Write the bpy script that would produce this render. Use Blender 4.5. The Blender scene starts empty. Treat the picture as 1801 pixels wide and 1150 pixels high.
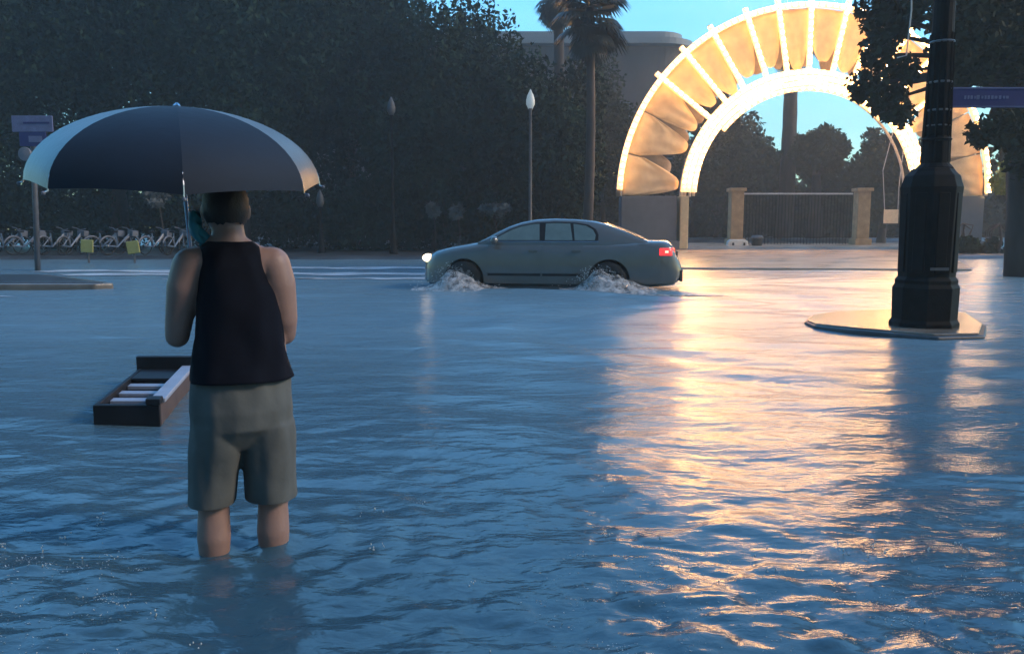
import bpy, bmesh, math, random
import numpy as np
from mathutils import Vector, Matrix, noise as mn
R = math.radians
random.seed(7)
rng = np.random.default_rng(11)
S = bpy.context.scene
COL = S.collection

# ------------------------------------------------------------------ camera
F = 1450.0; CH = 1.18; PITCH = math.atan(175/1450)
cd = bpy.data.cameras.new('camera'); cam = bpy.data.objects.new('camera', cd); COL.objects.link(cam)
cd.sensor_width = 36; cd.lens = F/1801*36; cd.clip_end = 1500; cd.clip_start = 0.05
cam.location = (0, 0, CH); cam.rotation_euler = (R(90)-PITCH, 0, 0)
S.camera = cam
cp, sp = math.cos(PITCH), math.sin(PITCH)
def ray(px, py):
    dx = (px-900.5)/F; dy = -(py-575)/F
    return Vector((dx, dy*sp+cp, dy*cp-sp))
def at(px, py, Y):
    d = ray(px, py); t = Y/d.y
    return Vector((d.x*t, Y, CH+d.z*t))
def onw(px, py, z=0.0):
    d = ray(px, py); t = (z-CH)/d.z
    return Vector((d.x*t, d.y*t, z))

# ------------------------------------------------------------------ sky, sun, exposure
SUN_EL, SUN_AZ = R(4), R(100)      # azimuth from +Y towards +X
w = bpy.data.worlds.new('World'); S.world = w; w.use_nodes = True
nt = w.node_tree; nt.nodes.clear()
out = nt.nodes.new('ShaderNodeOutputWorld'); bg = nt.nodes.new('ShaderNodeBackground')
sky = nt.nodes.new('ShaderNodeTexSky'); sky.sky_type = 'NISHITA'; sky.sun_disc = False
sky.sun_elevation = SUN_EL; sky.sun_rotation = SUN_AZ; sky.air_density = 1.0; sky.dust_density = 0.3; sky.ozone_density = 3.0
tc = nt.nodes.new('ShaderNodeTexCoord')
mp = nt.nodes.new('ShaderNodeMapping'); mp.inputs['Scale'].default_value = (1.2, 1.2, 5.0)
cn = nt.nodes.new('ShaderNodeTexNoise'); cn.inputs['Scale'].default_value = 1.6; cn.inputs['Detail'].default_value = 5
cr = nt.nodes.new('ShaderNodeValToRGB')
cr.color_ramp.elements[0].position = 0.36; cr.color_ramp.elements[0].color = (0.52, 0.84, 0.95, 1)
cr.color_ramp.elements[1].position = 0.66; cr.color_ramp.elements[1].color = (0.90, 1.05, 1.05, 1)
mx = nt.nodes.new('ShaderNodeMix'); mx.data_type = 'RGBA'; mx.blend_type = 'MULTIPLY'; mx.inputs[0].default_value = 1.0
L = nt.links
L.new(tc.outputs['Generated'], mp.inputs['Vector']); L.new(mp.outputs[0], cn.inputs['Vector'])
L.new(cn.outputs['Fac'], cr.inputs['Fac']); L.new(sky.outputs[0], mx.inputs[6]); L.new(cr.outputs[0], mx.inputs[7])
sx_ = nt.nodes.new('ShaderNodeSeparateXYZ'); mr = nt.nodes.new('ShaderNodeMapRange')      # sky brightened overhead so the water picks up more light
mr.inputs['From Min'].default_value = 0.12; mr.inputs['From Max'].default_value = 0.75; mr.inputs['To Min'].default_value = 1.0; mr.inputs['To Max'].default_value = 2.6
m2 = nt.nodes.new('ShaderNodeMix'); m2.data_type = 'RGBA'; m2.blend_type = 'MULTIPLY'; m2.inputs[0].default_value = 1.0
L.new(tc.outputs['Generated'], sx_.inputs[0]); L.new(sx_.outputs['Z'], mr.inputs['Value']); L.new(mx.outputs[2], m2.inputs[6]); L.new(mr.outputs[0], m2.inputs[7])
mr3 = nt.nodes.new('ShaderNodeMapRange')      # unseen sky behind the camera dimmed to darken near sides of things
mr3.inputs['From Min'].default_value = -.35; mr3.inputs['From Max'].default_value = 0.55; mr3.inputs['To Min'].default_value = .22; mr3.inputs['To Max'].default_value = 1.0
m3 = nt.nodes.new('ShaderNodeMix'); m3.data_type = 'RGBA'; m3.blend_type = 'MULTIPLY'; m3.inputs[0].default_value = 1.0
L.new(sx_.outputs['Y'], mr3.inputs['Value']); L.new(m2.outputs[2], m3.inputs[6]); L.new(mr3.outputs[0], m3.inputs[7])
L.new(m3.outputs[2], bg.inputs['Color']); L.new(bg.outputs[0], out.inputs['Surface'])
bg.inputs['Strength'].default_value = 0.12
sd = bpy.data.lights.new('sun', 'SUN'); sd.energy = 0.38; sd.angle = R(14); sd.color = (1.0, 0.80, 0.62)
sun = bpy.data.objects.new('sun', sd); COL.objects.link(sun)
sv = Vector((math.sin(SUN_AZ)*math.cos(R(32)), math.cos(SUN_AZ)*math.cos(R(32)), math.sin(R(32))))
sun.rotation_euler = sv.to_track_quat('Z', 'Y').to_euler(); sun.location = (20, -20, 25)
S.view_settings.view_transform = 'Standard'; S.view_settings.look = 'None'
S.view_settings.exposure = 2.78; S.view_settings.gamma = 1
S.render.engine = 'CYCLES'
cy = S.cycles
cy.use_denoising = True; cy.max_bounces = 6; cy.diffuse_bounces = 2; cy.glossy_bounces = 3; cy.transmission_bounces = 3
cy.transparent_max_bounces = 8; cy.volume_bounces = 0; cy.sample_clamp_indirect = 4; cy.use_light_tree = True
cy.caustics_reflective = False; cy.caustics_refractive = False

# ------------------------------------------------------------------ materials
def mat(name, col, rough=0.6, metal=0.0, var=0.25, scale=6.0, bump=0.0, bscale=30.0, emit=None, estr=0.0, ior=1.45, alpha=None, coat=0.0, stretch=None, spec=None, detail=6):
    m = bpy.data.materials.new(name); m.use_nodes = True
    n = m.node_tree.nodes; l = m.node_tree.links; b = n['Principled BSDF']
    b.inputs['Roughness'].default_value = rough; b.inputs['Metallic'].default_value = metal; b.inputs['IOR'].default_value = ior
    t = n.new('ShaderNodeTexCoord'); src = t.outputs['Object']
    if stretch:
        q = n.new('ShaderNodeMapping'); q.inputs['Scale'].default_value = stretch; l.new(src, q.inputs['Vector']); src = q.outputs[0]
    if var > 0:
        no = n.new('ShaderNodeTexNoise'); no.inputs['Scale'].default_value = scale; no.inputs['Detail'].default_value = detail
        l.new(src, no.inputs['Vector'])
        r = n.new('ShaderNodeValToRGB')
        r.color_ramp.elements[0].position = 0.3; r.color_ramp.elements[1].position = 0.7
        r.color_ramp.elements[0].color = [max(0, c*(1-var)) for c in col]+[1]
        r.color_ramp.elements[1].color = [min(1, c*(1+var)) for c in col]+[1]
        l.new(no.outputs['Fac'], r.inputs['Fac']); l.new(r.outputs[0], b.inputs['Base Color'])
    else:
        b.inputs['Base Color'].default_value = (*col, 1)
    if bump > 0:
        n2 = n.new('ShaderNodeTexNoise'); n2.inputs['Scale'].default_value = bscale; n2.inputs['Detail'].default_value = 5
        bp = n.new('ShaderNodeBump'); bp.inputs['Strength'].default_value = 0.6; bp.inputs['Distance'].default_value = bump
        l.new(src, n2.inputs['Vector']); l.new(n2.outputs['Fac'], bp.inputs['Height']); l.new(bp.outputs[0], b.inputs['Normal'])
    if emit:
        b.inputs['Emission Color'].default_value = (*emit, 1); b.inputs['Emission Strength'].default_value = estr
    if alpha is not None: b.inputs['Alpha'].default_value = alpha
    if spec is not None: b.inputs['Specular IOR Level'].default_value = spec
    if coat: b.inputs['Coat Weight'].default_value = coat; b.inputs['Coat Roughness'].default_value = 0.08
    return m
M = {}
M['asphalt'] = mat('wet_asphalt', (.05,.055,.06), .35, var=.4, scale=.8, bump=.01)
M['concrete'] = mat('wet_concrete', (.16,.135,.11), .22, var=.35, scale=2.0, bump=.004, bscale=40)
M['kerb'] = mat('dark_kerb', (.05,.05,.055), .4, var=.4, bump=.006)
M['leaf_dark'] = mat('oak_leaves', (.016,.032,.020), .85, spec=.1, detail=1.5, var=.5, scale=.55)
M['leaf_deep'] = mat('deep_oak_leaves', (.011,.022,.016), .85, spec=.1, detail=1.5, var=.5, scale=.5)
M['leaf_mid'] = mat('mixed_leaves', (.040,.042,.024), .8, spec=.15, var=.35, scale=.6)
M['leaf_lime'] = mat('lime_leaves', (.22,.25,.04), .5, var=.4, scale=2)
M['pale'] = mat('pale_leaves', (.12,.13,.13), .6, var=.3, scale=3)
M['palm'] = mat('palm_leaves', (.02,.025,.018), .5, var=.35, scale=2)
M['bark'] = mat('bark', (.05,.038,.033), .8, var=.4, scale=3, bump=.03, bscale=12, stretch=(1,1,.3))
M['steel'] = mat('white_steel', (.55,.52,.48), .4, var=.1)
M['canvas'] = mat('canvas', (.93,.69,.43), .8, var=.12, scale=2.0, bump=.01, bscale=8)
M['glowtube'] = mat('glowing_tube', (1,.8,.5), .4, var=0, emit=(1.0,.44,.13), estr=.55)
M['bulb'] = mat('bulb', (1,.8,.5), .4, var=0, emit=(1.0,.56,.22), estr=11)
M['canvas2'] = mat('shaded_canvas', (.40,.34,.28), .85, var=.2, scale=2.0, bump=.01, bscale=8)  # back sails, with shade put into a darker canvas colour
M['panel'] = mat('grey_panel', (.13,.155,.19), .5, var=.08, scale=3)
M['cream'] = mat('cream_paint', (.60,.50,.32), .5, var=.1)
M['iron'] = mat('black_iron', (.007,.007,.007), .65, spec=.1, var=.3, scale=8, bump=.003, bscale=60)
M['band'] = mat('glint_band', (.16,.15,.14), .3, metal=.6, var=.3)  # collars paler than the iron, their glint put into the colour
M['sign_blue'] = mat('blue_sign', (.022,.026,.13), .45, var=.1)
M['sign_lilac'] = mat('lilac_sign', (.13,.145,.26), .45, var=.15)
M['sign_white'] = mat('sign_white', (.14,.15,.18), .5, var=.1)
M['post'] = mat('grey_post', (.08,.08,.085), .5, var=.2)
M['globe'] = mat('globe_glass', (.4,.44,.44), .3, var=0, emit=(.8,.95,1.0), estr=.03)
M['wall'] = mat('pinkish_wall', (.10,.075,.075), .8, var=.15, scale=.3)
M['roofg'] = mat('grey_roof', (.24,.27,.30), .5, var=.1, scale=.2)
M['glassd'] = mat('dark_window', (.03,.035,.045), .1, var=.2)
M['skin'] = mat('skin', (.27,.165,.135), .5, var=.12, scale=9, bump=.0015, bscale=60)
M['hair'] = mat('dark_hair', (.008,.006,.006), .6, var=.3, scale=60, bump=.004, bscale=150)
M['tank'] = mat('black_cotton', (.005,.006,.011), .9, spec=.12, var=.25, scale=5, bump=.006, bscale=14)
M['shorts'] = mat('grey_khaki', (.095,.100,.096), .9, spec=.15, var=.22, scale=6, bump=.008, bscale=12)
M['navy'] = mat('navy_nylon', (.006,.014,.028), .8, var=.2, scale=4, bump=.002, bscale=30)
M['silver'] = mat('pale_nylon', (.085,.083,.08), .42, var=.18, scale=4, bump=.002, bscale=30)
M['chrome'] = mat('chrome', (.5,.5,.52), .2, metal=1, var=.05)
M['teal'] = mat('teal_cloth', (.015,.20,.27), .6, var=.2, scale=10, bump=.005, bscale=25)
M['paint'] = mat('grey_car_paint', (.165,.16,.15), .26, metal=.5, var=.06, scale=3, coat=.8)
M['carglass'] = mat('car_glass', (.13,.19,.19), .10, var=.1, ior=1.5)
M['rubber'] = mat('rubber', (.012,.012,.012), .7, var=.2)
M['blackp'] = mat('black_plastic', (.010,.011,.014), .6, spec=.25, var=.3, bump=.002)
M['rim'] = mat('alloy', (.35,.35,.36), .3, metal=.9, var=.1)
M['head'] = mat('headlight', (.9,.85,.7), .2, var=0, emit=(1,.72,.42), estr=.9)
M['tail'] = mat('tail_lamp', (.6,.02,.02), .2, var=0, emit=(1.0,.03,.03), estr=.32)
M['tailc'] = mat('tail_lamp_core', (.8,.2,.2), .2, var=0, emit=(1.0,.12,.08), estr=1.3)
M['whitebar'] = mat('white_slat', (.30,.32,.38), .4, var=.12)
M['brownp'] = mat('brown_tone', (.07,.045,.038), .5, var=.3, scale=5)
M['yellow'] = mat('yellow_sign', (.40,.36,.11), .5, var=.12)
M['bikeblue'] = mat('pale_blue_paint', (.10,.15,.22), .35, var=.15)
M['white'] = mat('white_paint', (.75,.74,.70), .4, var=.08)
M['orangep'] = mat('tan_stone', (.42,.27,.14), .7, var=.25, scale=2, bump=.01)
M['hangsign'] = mat('hanging_sign', (.78,.62,.42), .5, var=.08)
M['cable'] = mat('pale_cable', (.45,.42,.38), .5, var=0)

# ------------------------------------------------------------------ mesh helpers
def tag(o, label=None, cat=None, group=None, kind=None):
    if label: o['label'] = label
    if cat: o['category'] = cat
    if group: o['group'] = group
    if kind: o['kind'] = kind
    return o
def thing(name, loc, label, cat, group=None, rz=0.0):
    o = bpy.data.objects.new(name, None); COL.objects.link(o); o.location = loc; o.rotation_euler = (0, 0, rz)
    o.empty_display_size = .3
    return tag(o, label, cat, group)
class MB:
    def __init__(s): s.v = []; s.f = []
    def add(s, vs, fs):
        b = len(s.v); s.v += [tuple(v) for v in vs]; s.f += [tuple(i+b for i in f) for f in fs]; return s
    def box(s, c, d, rz=0, rx=0, ry=0):
        m = Matrix.Rotation(rz,3,'Z') @ Matrix.Rotation(ry,3,'Y') @ Matrix.Rotation(rx,3,'X')
        vs = [Vector(c)+m@Vector((x*d[0]/2, y*d[1]/2, z*d[2]/2)) for x in (-1,1) for y in (-1,1) for z in (-1,1)]
        return s.add(vs, [(0,1,3,2),(4,6,7,5),(0,4,5,1),(2,3,7,6),(0,2,6,4),(1,5,7,3)])
    def tube(s, pts, rad, n=8, cap=True):
        pts = [Vector(p) for p in pts]; k = len(pts)
        if not hasattr(rad, '__len__'): rad = [rad]*k
        vs = []; fs = []; prev = None
        for i, p in enumerate(pts):
            t = (pts[min(i+1,k-1)]-pts[max(i-1,0)])
            t = t.normalized() if t.length > 1e-9 else Vector((0,0,1))
            if prev is None:
                a = Vector((0,0,1)) if abs(t.z) < .9 else Vector((1,0,0)); u = t.cross(a).normalized()
            else:
                u = (prev - t*prev.dot(t)).normalized()
            prev = u; q = t.cross(u)
            for j in range(n):
                an = 2*math.pi*j/n; vs.append(p+(u*math.cos(an)+q*math.sin(an))*rad[i])
        for i in range(k-1):
            for j in range(n):
                a = i*n+j; b = i*n+(j+1)%n; fs.append((a,b,b+n,a+n))
        if cap: fs += [tuple(range(n))[::-1], tuple(range((k-1)*n, k*n))]
        return s.add(vs, fs)
    def lathe(s, prof, c=(0,0,0), n=16, ph=0.0, axis='Z'):
        vs = []; fs = []; k = len(prof)
        for r, z in prof:
            for j in range(n):
                a = 2*math.pi*j/n+ph
                p = (r*math.cos(a), r*math.sin(a), z)
                if axis == 'Y': p = (p[0], p[2], p[1])
                vs.append((c[0]+p[0], c[1]+p[1], c[2]+p[2]))
        for i in range(k-1):
            for j in range(n):
                a = i*n+j; b = i*n+(j+1)%n; fs.append((a,b,b+n,a+n))
        fs += [tuple(range(n))[::-1], tuple(range((k-1)*n, k*n))]
        return s.add(vs, fs)
    def prism(s, poly, d):            # poly: 3D points, d: extrusion vector
        n = len(poly); d = Vector(d); vs = [Vector(p) for p in poly]+[Vector(p)+d for p in poly]
        fs = [tuple(range(n)), tuple(range(n,2*n))[::-1]]+[(i,i+n,(i+1)%n+n,(i+1)%n) for i in range(n)]
        return s.add(vs, fs)
    def ico(s, c, r, sub=1, sc=(1,1,1)):
        bm = bmesh.new(); bmesh.ops.create_icosphere(bm, subdivisions=sub, radius=1)
        vs = [(c[0]+v.co.x*r*sc[0], c[1]+v.co.y*r*sc[1], c[2]+v.co.z*r*sc[2]) for v in bm.verts]
        fs = [tuple(v.index for v in f.verts) for f in bm.faces]; bm.free()
        return s.add(vs, fs)
    def build(s, name, m, parent=None, smooth=False, world=True, bevel=0):
        me = bpy.data.meshes.new(name)
        off = Vector((0,0,0))
        if parent is not None and world:
            q = parent
            while q is not None: off += Vector(q.location); q = q.parent
        me.from_pydata([(v[0]-off.x, v[1]-off.y, v[2]-off.z) for v in s.v], [], s.f)
        bm = bmesh.new(); bm.from_mesh(me); bmesh.ops.recalc_face_normals(bm, faces=bm.faces); bm.to_mesh(me); bm.free()
        me.materials.append(m)
        if smooth: me.polygons.foreach_set('use_smooth', [True]*len(me.polygons))
        o = bpy.data.objects.new(name, me); COL.objects.link(o); o.parent = parent
        if bevel:
            b = o.modifiers.new('bevel', 'BEVEL'); b.width = bevel; b.segments = 2; b.limit_method = 'ANGLE'
        return o
def npmesh(name, verts, faces, m, parent=None, smooth=False):
    me = bpy.data.meshes.new(name); verts = np.asarray(verts, np.float32); faces = np.asarray(faces, np.int32)
    k = faces.shape[1]
    me.vertices.add(len(verts)); me.vertices.foreach_set('co', verts.ravel())
    me.loops.add(faces.size); me.loops.foreach_set('vertex_index', faces.ravel())
    me.polygons.add(len(faces)); me.polygons.foreach_set('loop_start', np.arange(0, faces.size, k, dtype=np.int32))
    if smooth: me.polygons.foreach_set('use_smooth', np.ones(len(faces), bool))
    me.update(calc_edges=True); me.validate(); me.materials.append(m)
    o = bpy.data.objects.new(name, me); COL.objects.link(o); o.parent = parent
    return o
def freeze(o):                        # apply modifiers into the mesh
    dg = bpy.context.evaluated_depsgraph_get(); dg.update()
    me = bpy.data.meshes.new_from_object(o.evaluated_get(dg)); o.modifiers.clear(); old = o.data; o.data = me
    me.name = o.name
    return o
def vnoise(x, y, seed=0):             # smooth value noise in numpy
    xi = np.floor(x).astype(np.int64); yi = np.floor(y).astype(np.int64); fx = x-xi; fy = y-yi
    def h(a, b):
        n = (a*374761393 + b*668265263 + seed*982451653) & 0xffffffff
        n = ((n ^ (n >> 13))*1274126177) & 0xffffffff
        return ((n ^ (n >> 16)) & 0xffff)/65535.0*2-1
    u = fx*fx*(3-2*fx); v = fy*fy*(3-2*fy)
    return (h(xi,yi)*(1-u)+h(xi+1,yi)*u)*(1-v)+(h(xi,yi+1)*(1-u)+h(xi+1,yi+1)*u)*v

# ------------------------------------------------------------------ ground (one sheet, street sunk under the flood)
def sstep(a, b, x):
    t = np.clip((x-a)/(b-a), 0, 1); return t*t*(3-2*t)
def ground_z(x, y):
    z = -.36 + .23*sstep(5, 15, y) - .10*sstep(19, 28, y)
    ang = x/np.maximum(y, .1)
    bank_l = sstep(30.2, 30.7, y)*(1-sstep(.178, .186, ang))
    bank_r = sstep(31.0, 31.5, y)*sstep(.50, .508, ang)
    bank_f = sstep(60, 61, y)
    b = np.maximum(np.maximum(bank_l, bank_r), bank_f)
    return z*(1-b) + b*(.13 + .25*sstep(32, 60, y))
gx = np.concatenate([np.linspace(-170,-62,14), np.linspace(-60,60,260), np.linspace(62,170,14)])
gy = np.concatenate([np.linspace(-60,-2,12), np.linspace(0,64,320), np.linspace(66,170,20)])
X, Y = np.meshgrid(gx, gy); Z = ground_z(X, Y)
nx, ny = len(gx), len(gy)
idx = np.arange(nx*ny).reshape(ny, nx)
gf = np.stack([idx[:-1,:-1].ravel(), idx[:-1,1:].ravel(), idx[1:,1:].ravel(), idx[1:,:-1].ravel()], 1)
tag(npmesh('ground', np.stack([X.ravel(),Y.ravel(),Z.ravel()],1), gf, M['asphalt'], smooth=True), 'dark flooded street and wet ground under the trees', 'ground', kind='structure')

# ------------------------------------------------------------------ flood water
CAR = Vector((0.80, 16.3, -.12)); CROT = R(-9)
legs = [(-1.13, 3.02), (-.89, 3.02)]
def wave(x, y):
    d = np.sqrt(x*x+y*y)+.3
    def fade(lam): return 1/(1+np.power(np.maximum(d/(lam*26), 0), 4))
    wx = vnoise(x*.5, y*.5, 3)*1.2; wy = vnoise(x*.4+9, y*.7, 4)*.9
    h = np.zeros_like(x); rng = np.random.default_rng(5)
    for i in range(16):
        lam = .11*1.23**i; an = R(90+rng.normal()*34); k = 2*math.pi/lam
        env = .18+1.35*np.abs(vnoise(x*.45/lam**.5+i*7, y*.6/lam**.5, 20+i))
        a = .0035*lam**.80
        h += a*env*np.sin(k*((x+wx*.4)*math.cos(an)+(y+wy*.35)*math.sin(an))+rng.uniform(0,6.28))*fade(lam)
    # chop in the shallow foreground
    near = 1/(1+(np.maximum(y,0)/3.9)**5)
    for s, a in ((.30,.0050),(.14,.0062),(.07,.0045),(.035,.0020)):
        h += a*vnoise(x/s, y/(s*.75), int(s*100))*(near+.12)*fade(s*2)
    ang = x/np.maximum(y,.3)
    patch = (sstep(0,.18,ang+.10*vnoise(x*2,y*2,61))+sstep(-.42,-.56,ang+.08*vnoise(x*2,y*2,62)))*(1-sstep(2.3,3.3,y+.5*vnoise(x*1.5,y*1.5,63)))
    for s, a in ((.13,.022),(.06,.013),(.030,.006)):
        h += patch*a*np.abs(vnoise(x/s, y/s, 300+int(s*1000)))*fade(s*2)
    # rings around the man's legs
    for cx, cy_ in legs:
        r = np.hypot(x-cx, (y-cy_))
        h += .008*np.sin(2*math.pi*r/.19)*np.exp(-r/.42)
    # ripples off the island
    r = np.hypot((x-4.6)*.75, y-9.6); h += .022*np.sin(2*math.pi*r/.85)*np.exp(-np.abs(r-3.1)/1.2)*(.6+.5*vnoise(x*.9,y*.9,44))
    # bow waves and wake of the car, in the car's frame
    c, s_ = math.cos(-CROT), math.sin(-CROT)
    lx = (x-CAR.x)*c-(y-CAR.y)*s_; ly = (x-CAR.x)*s_+(y-CAR.y)*c
    for x0, sl in ((-2.3, .26), (.9, .20), (-1.2, .42)):
        q = np.abs(ly)-.95-(lx-x0)*sl
        h += .05*np.exp(-(q/.20)**2)*np.clip((lx-x0)*1.2,0,1)*np.exp(-np.maximum(lx-x0,0)/8)
    # long swells running left from the car
    for yy, a in ((14.6,.030),(16.9,.030),(19.2,.035),(21.6,.035),(24.5,.04)):
        q = y-yy-.10*x-.25*vnoise(x*.3, y*0+yy, 8)
        h += a*np.exp(-(q/.22)**2)*sstep(0,-3.5,x)*(.6+.5*vnoise(x*.25,y*0+yy,12))
    # raindrop rings close by
    for i in range(170):
        ry = 1.3+3.4*rng.random()**1.3; rx = (rng.random()*2-1)*(.8*ry+.4); rr = rng.uniform(.02,.075)
        m_ = (np.abs(x-rx) < .2) & (np.abs(y-ry) < .2)
        if m_.any():
            r = np.hypot(x[m_]-rx, y[m_]-ry); h[m_] += .0045*np.exp(-((r-rr)/.013)**2)+.004*np.exp(-(r/.012)**2)
    return h
u = np.linspace(-1, 1, 620); wxs = 1.9*np.sinh(u*4.5)
wys = np.concatenate([np.linspace(-30,.8,14), 1.0*np.power(75.0, np.linspace(0,1,860)), np.linspace(80,150,8)])
X, Y = np.meshgrid(wxs, wys); Z = wave(X, Y)
nx, ny = len(wxs), len(wys)
idx = np.arange(nx*ny).reshape(ny, nx)
wf = np.stack([idx[:-1,:-1].ravel(), idx[:-1,1:].ravel(), idx[1:,1:].ravel(), idx[1:,:-1].ravel()], 1)
wm = bpy.data.materials.new('flood_water'); wm.use_nodes = True
n = wm.node_tree.nodes; l = wm.node_tree.links; b = n['Principled BSDF']
b.inputs['Base Color'].default_value = (.018,.034,.046,1); b.inputs['Roughness'].default_value = .16; b.inputs['IOR'].default_value = 1.42
t = n.new('ShaderNodeTexCoord')
sxy = n.new('ShaderNodeSeparateXYZ'); l.new(t.outputs['Object'], sxy.inputs[0])       # open street water is pocked by rain, sheltered near water is smoother
mrr = n.new('ShaderNodeMapRange'); mrr.inputs['From Min'].default_value = 2.5; mrr.inputs['From Max'].default_value = 9; mrr.inputs['To Min'].default_value = .17; mrr.inputs['To Max'].default_value = .27
l.new(sxy.outputs['Y'], mrr.inputs['Value']); l.new(mrr.outputs[0], b.inputs['Roughness'])
mcc = n.new('ShaderNodeMapRange'); mcc.inputs['From Min'].default_value = 2.5; mcc.inputs['From Max'].default_value = 10        # base colour paler with distance, standing in for reflected sky
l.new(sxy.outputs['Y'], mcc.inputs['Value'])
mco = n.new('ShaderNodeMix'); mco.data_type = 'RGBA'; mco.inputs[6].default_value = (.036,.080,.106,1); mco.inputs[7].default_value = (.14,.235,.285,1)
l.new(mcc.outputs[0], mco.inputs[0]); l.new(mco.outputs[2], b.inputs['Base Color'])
hs = []
for sc, st, amp in ((3.2, (.45,1,1), .022), (11, (.5,1,1), .0065), (34, (.7,1,1), .0024)):
    q = n.new('ShaderNodeMapping'); q.inputs['Scale'].default_value = st; l.new(t.outputs['Object'], q.inputs['Vector'])
    no = n.new('ShaderNodeTexNoise'); no.inputs['Scale'].default_value = sc; no.inputs['Detail'].default_value = 3; no.inputs['Distortion'].default_value = .6
    l.new(q.outputs[0], no.inputs['Vector'])
    mu = n.new('ShaderNodeMath'); mu.operation = 'MULTIPLY'; mu.inputs[1].default_value = amp; l.new(no.outputs['Fac'], mu.inputs[0]); hs.append(mu)
a1 = n.new('ShaderNodeMath'); l.new(hs[0].outputs[0], a1.inputs[0]); l.new(hs[1].outputs[0], a1.inputs[1])
a2 = n.new('ShaderNodeMath'); l.new(a1.outputs[0], a2.inputs[0]); l.new(hs[2].outputs[0], a2.inputs[1])
bp = n.new('ShaderNodeBump'); bp.inputs['Strength'].default_value = 1.0; bp.inputs['Distance'].default_value = 1.0
l.new(a2.outputs[0], bp.inputs['Height']); l.new(bp.outputs[0], b.inputs['Normal'])
M['water'] = wm
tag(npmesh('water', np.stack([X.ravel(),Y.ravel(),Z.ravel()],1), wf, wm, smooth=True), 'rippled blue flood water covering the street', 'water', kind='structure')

M['paving'] = mat('wet_paving', (.52,.40,.30), .22, var=.3, scale=.7, bump=.004, bscale=20)
pz = [(4.7,23.4),(12.6,22.6),(16.6,31.0),(33,61),(11.0,61),(5.6,30.0)]
tag(MB().prism([(x,y,-.2) for x,y in pz], (0,0,.255)).build('pavement', M['paving'], None, bevel=.03), 'pale wet pavement in front of and under the lit arch', 'pavement', kind='structure')
M['overlay'] = mat('stripe_overlay', (.58,.62,.66), .3, var=.3, scale=1.5)  # pale stripes raised just above the water
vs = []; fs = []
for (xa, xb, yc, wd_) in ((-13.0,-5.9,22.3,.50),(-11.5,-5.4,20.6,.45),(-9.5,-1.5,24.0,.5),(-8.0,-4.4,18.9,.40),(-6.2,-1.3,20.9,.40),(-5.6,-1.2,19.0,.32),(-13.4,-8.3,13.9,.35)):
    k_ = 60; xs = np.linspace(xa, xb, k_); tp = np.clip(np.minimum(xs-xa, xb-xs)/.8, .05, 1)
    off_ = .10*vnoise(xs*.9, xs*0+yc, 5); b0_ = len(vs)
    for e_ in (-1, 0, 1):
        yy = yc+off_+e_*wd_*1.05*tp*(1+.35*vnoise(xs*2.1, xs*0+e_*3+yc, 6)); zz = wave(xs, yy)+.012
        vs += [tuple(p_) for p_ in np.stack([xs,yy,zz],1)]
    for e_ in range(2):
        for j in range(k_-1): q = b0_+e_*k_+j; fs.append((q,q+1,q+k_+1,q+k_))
tag(npmesh('water_stripes', vs, fs, M['overlay'], smooth=True), 'pale crosswalk stripes lying just above the water', 'road markings', kind='structure')

# ------------------------------------------------------------------ foliage helpers
def leafcloud(clumps, count, size, seed, hollow=.35):
    """clumps: (centre, (rx,ry,rz), weight)"""
    g = np.random.default_rng(seed); V = []; 
    wsum = sum(c[2] for c in clumps)
    for c, r, wt in clumps:
        k = int(count*wt/wsum)
        d = g.normal(size=(k,3)); d /= np.linalg.norm(d, axis=1)[:,None]
        rad = (hollow+(1-hollow)*g.random(k))**.6
        rad *= 1+.22*vnoise(d[:,0]*2.2+seed, d[:,2]*2.2+d[:,1]*1.7, seed)+.10*vnoise(d[:,0]*6, d[:,2]*6, seed+1)
        p = np.array(c)+d*rad[:,None]*np.array(r)
        V.append(p)
    P = np.concatenate(V); k = len(P)
    a = g.normal(size=(k,3)); a /= np.linalg.norm(a,axis=1)[:,None]
    bb = g.normal(size=(k,3)); bb -= a*(a*bb).sum(1)[:,None]; bb /= np.linalg.norm(bb,axis=1)[:,None]
    s = size*(.55+.9*g.random(k))[:,None]
    vv = np.stack([P-a*s, P+bb*s*.5, P+a*s, P-bb*s*.5], 1).reshape(-1,3)
    return vv, np.arange(k*4).reshape(-1,4)
def clumpset(c, r, nc, seed, frac=.42):
    g = np.random.default_rng(seed); res = []
    for i in range(nc):
        d = g.normal(size=3); d /= np.linalg.norm(d); q = .72*g.random()**.4
        rr = frac*(.7+.6*g.random())
        res.append(((c[0]+d[0]*r[0]*q, c[1]+d[1]*r[1]*q, c[2]+d[2]*r[2]*q), (r[0]*rr, r[1]*rr, r[2]*rr), rr**2))
    return res
def limbs(mb, base, top, clumps, r0, seed, nl=7):
    g = random.Random(seed)
    mb.tube([base, (base[0]+.1, base[1], base[2]+(top[2]-base[2])*.5), top], [r0*1.25, r0*.85, r0*.6], 9)
    for c in clumps[:nl]:
        e = Vector(c[0]); st = Vector(top); mid = st.lerp(e,.5)+Vector((g.uniform(-.3,.3), g.uniform(-.3,.3), .35))
        mb.tube([st, mid, e], [r0*.5, r0*.3, r0*.08], 6)
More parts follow.
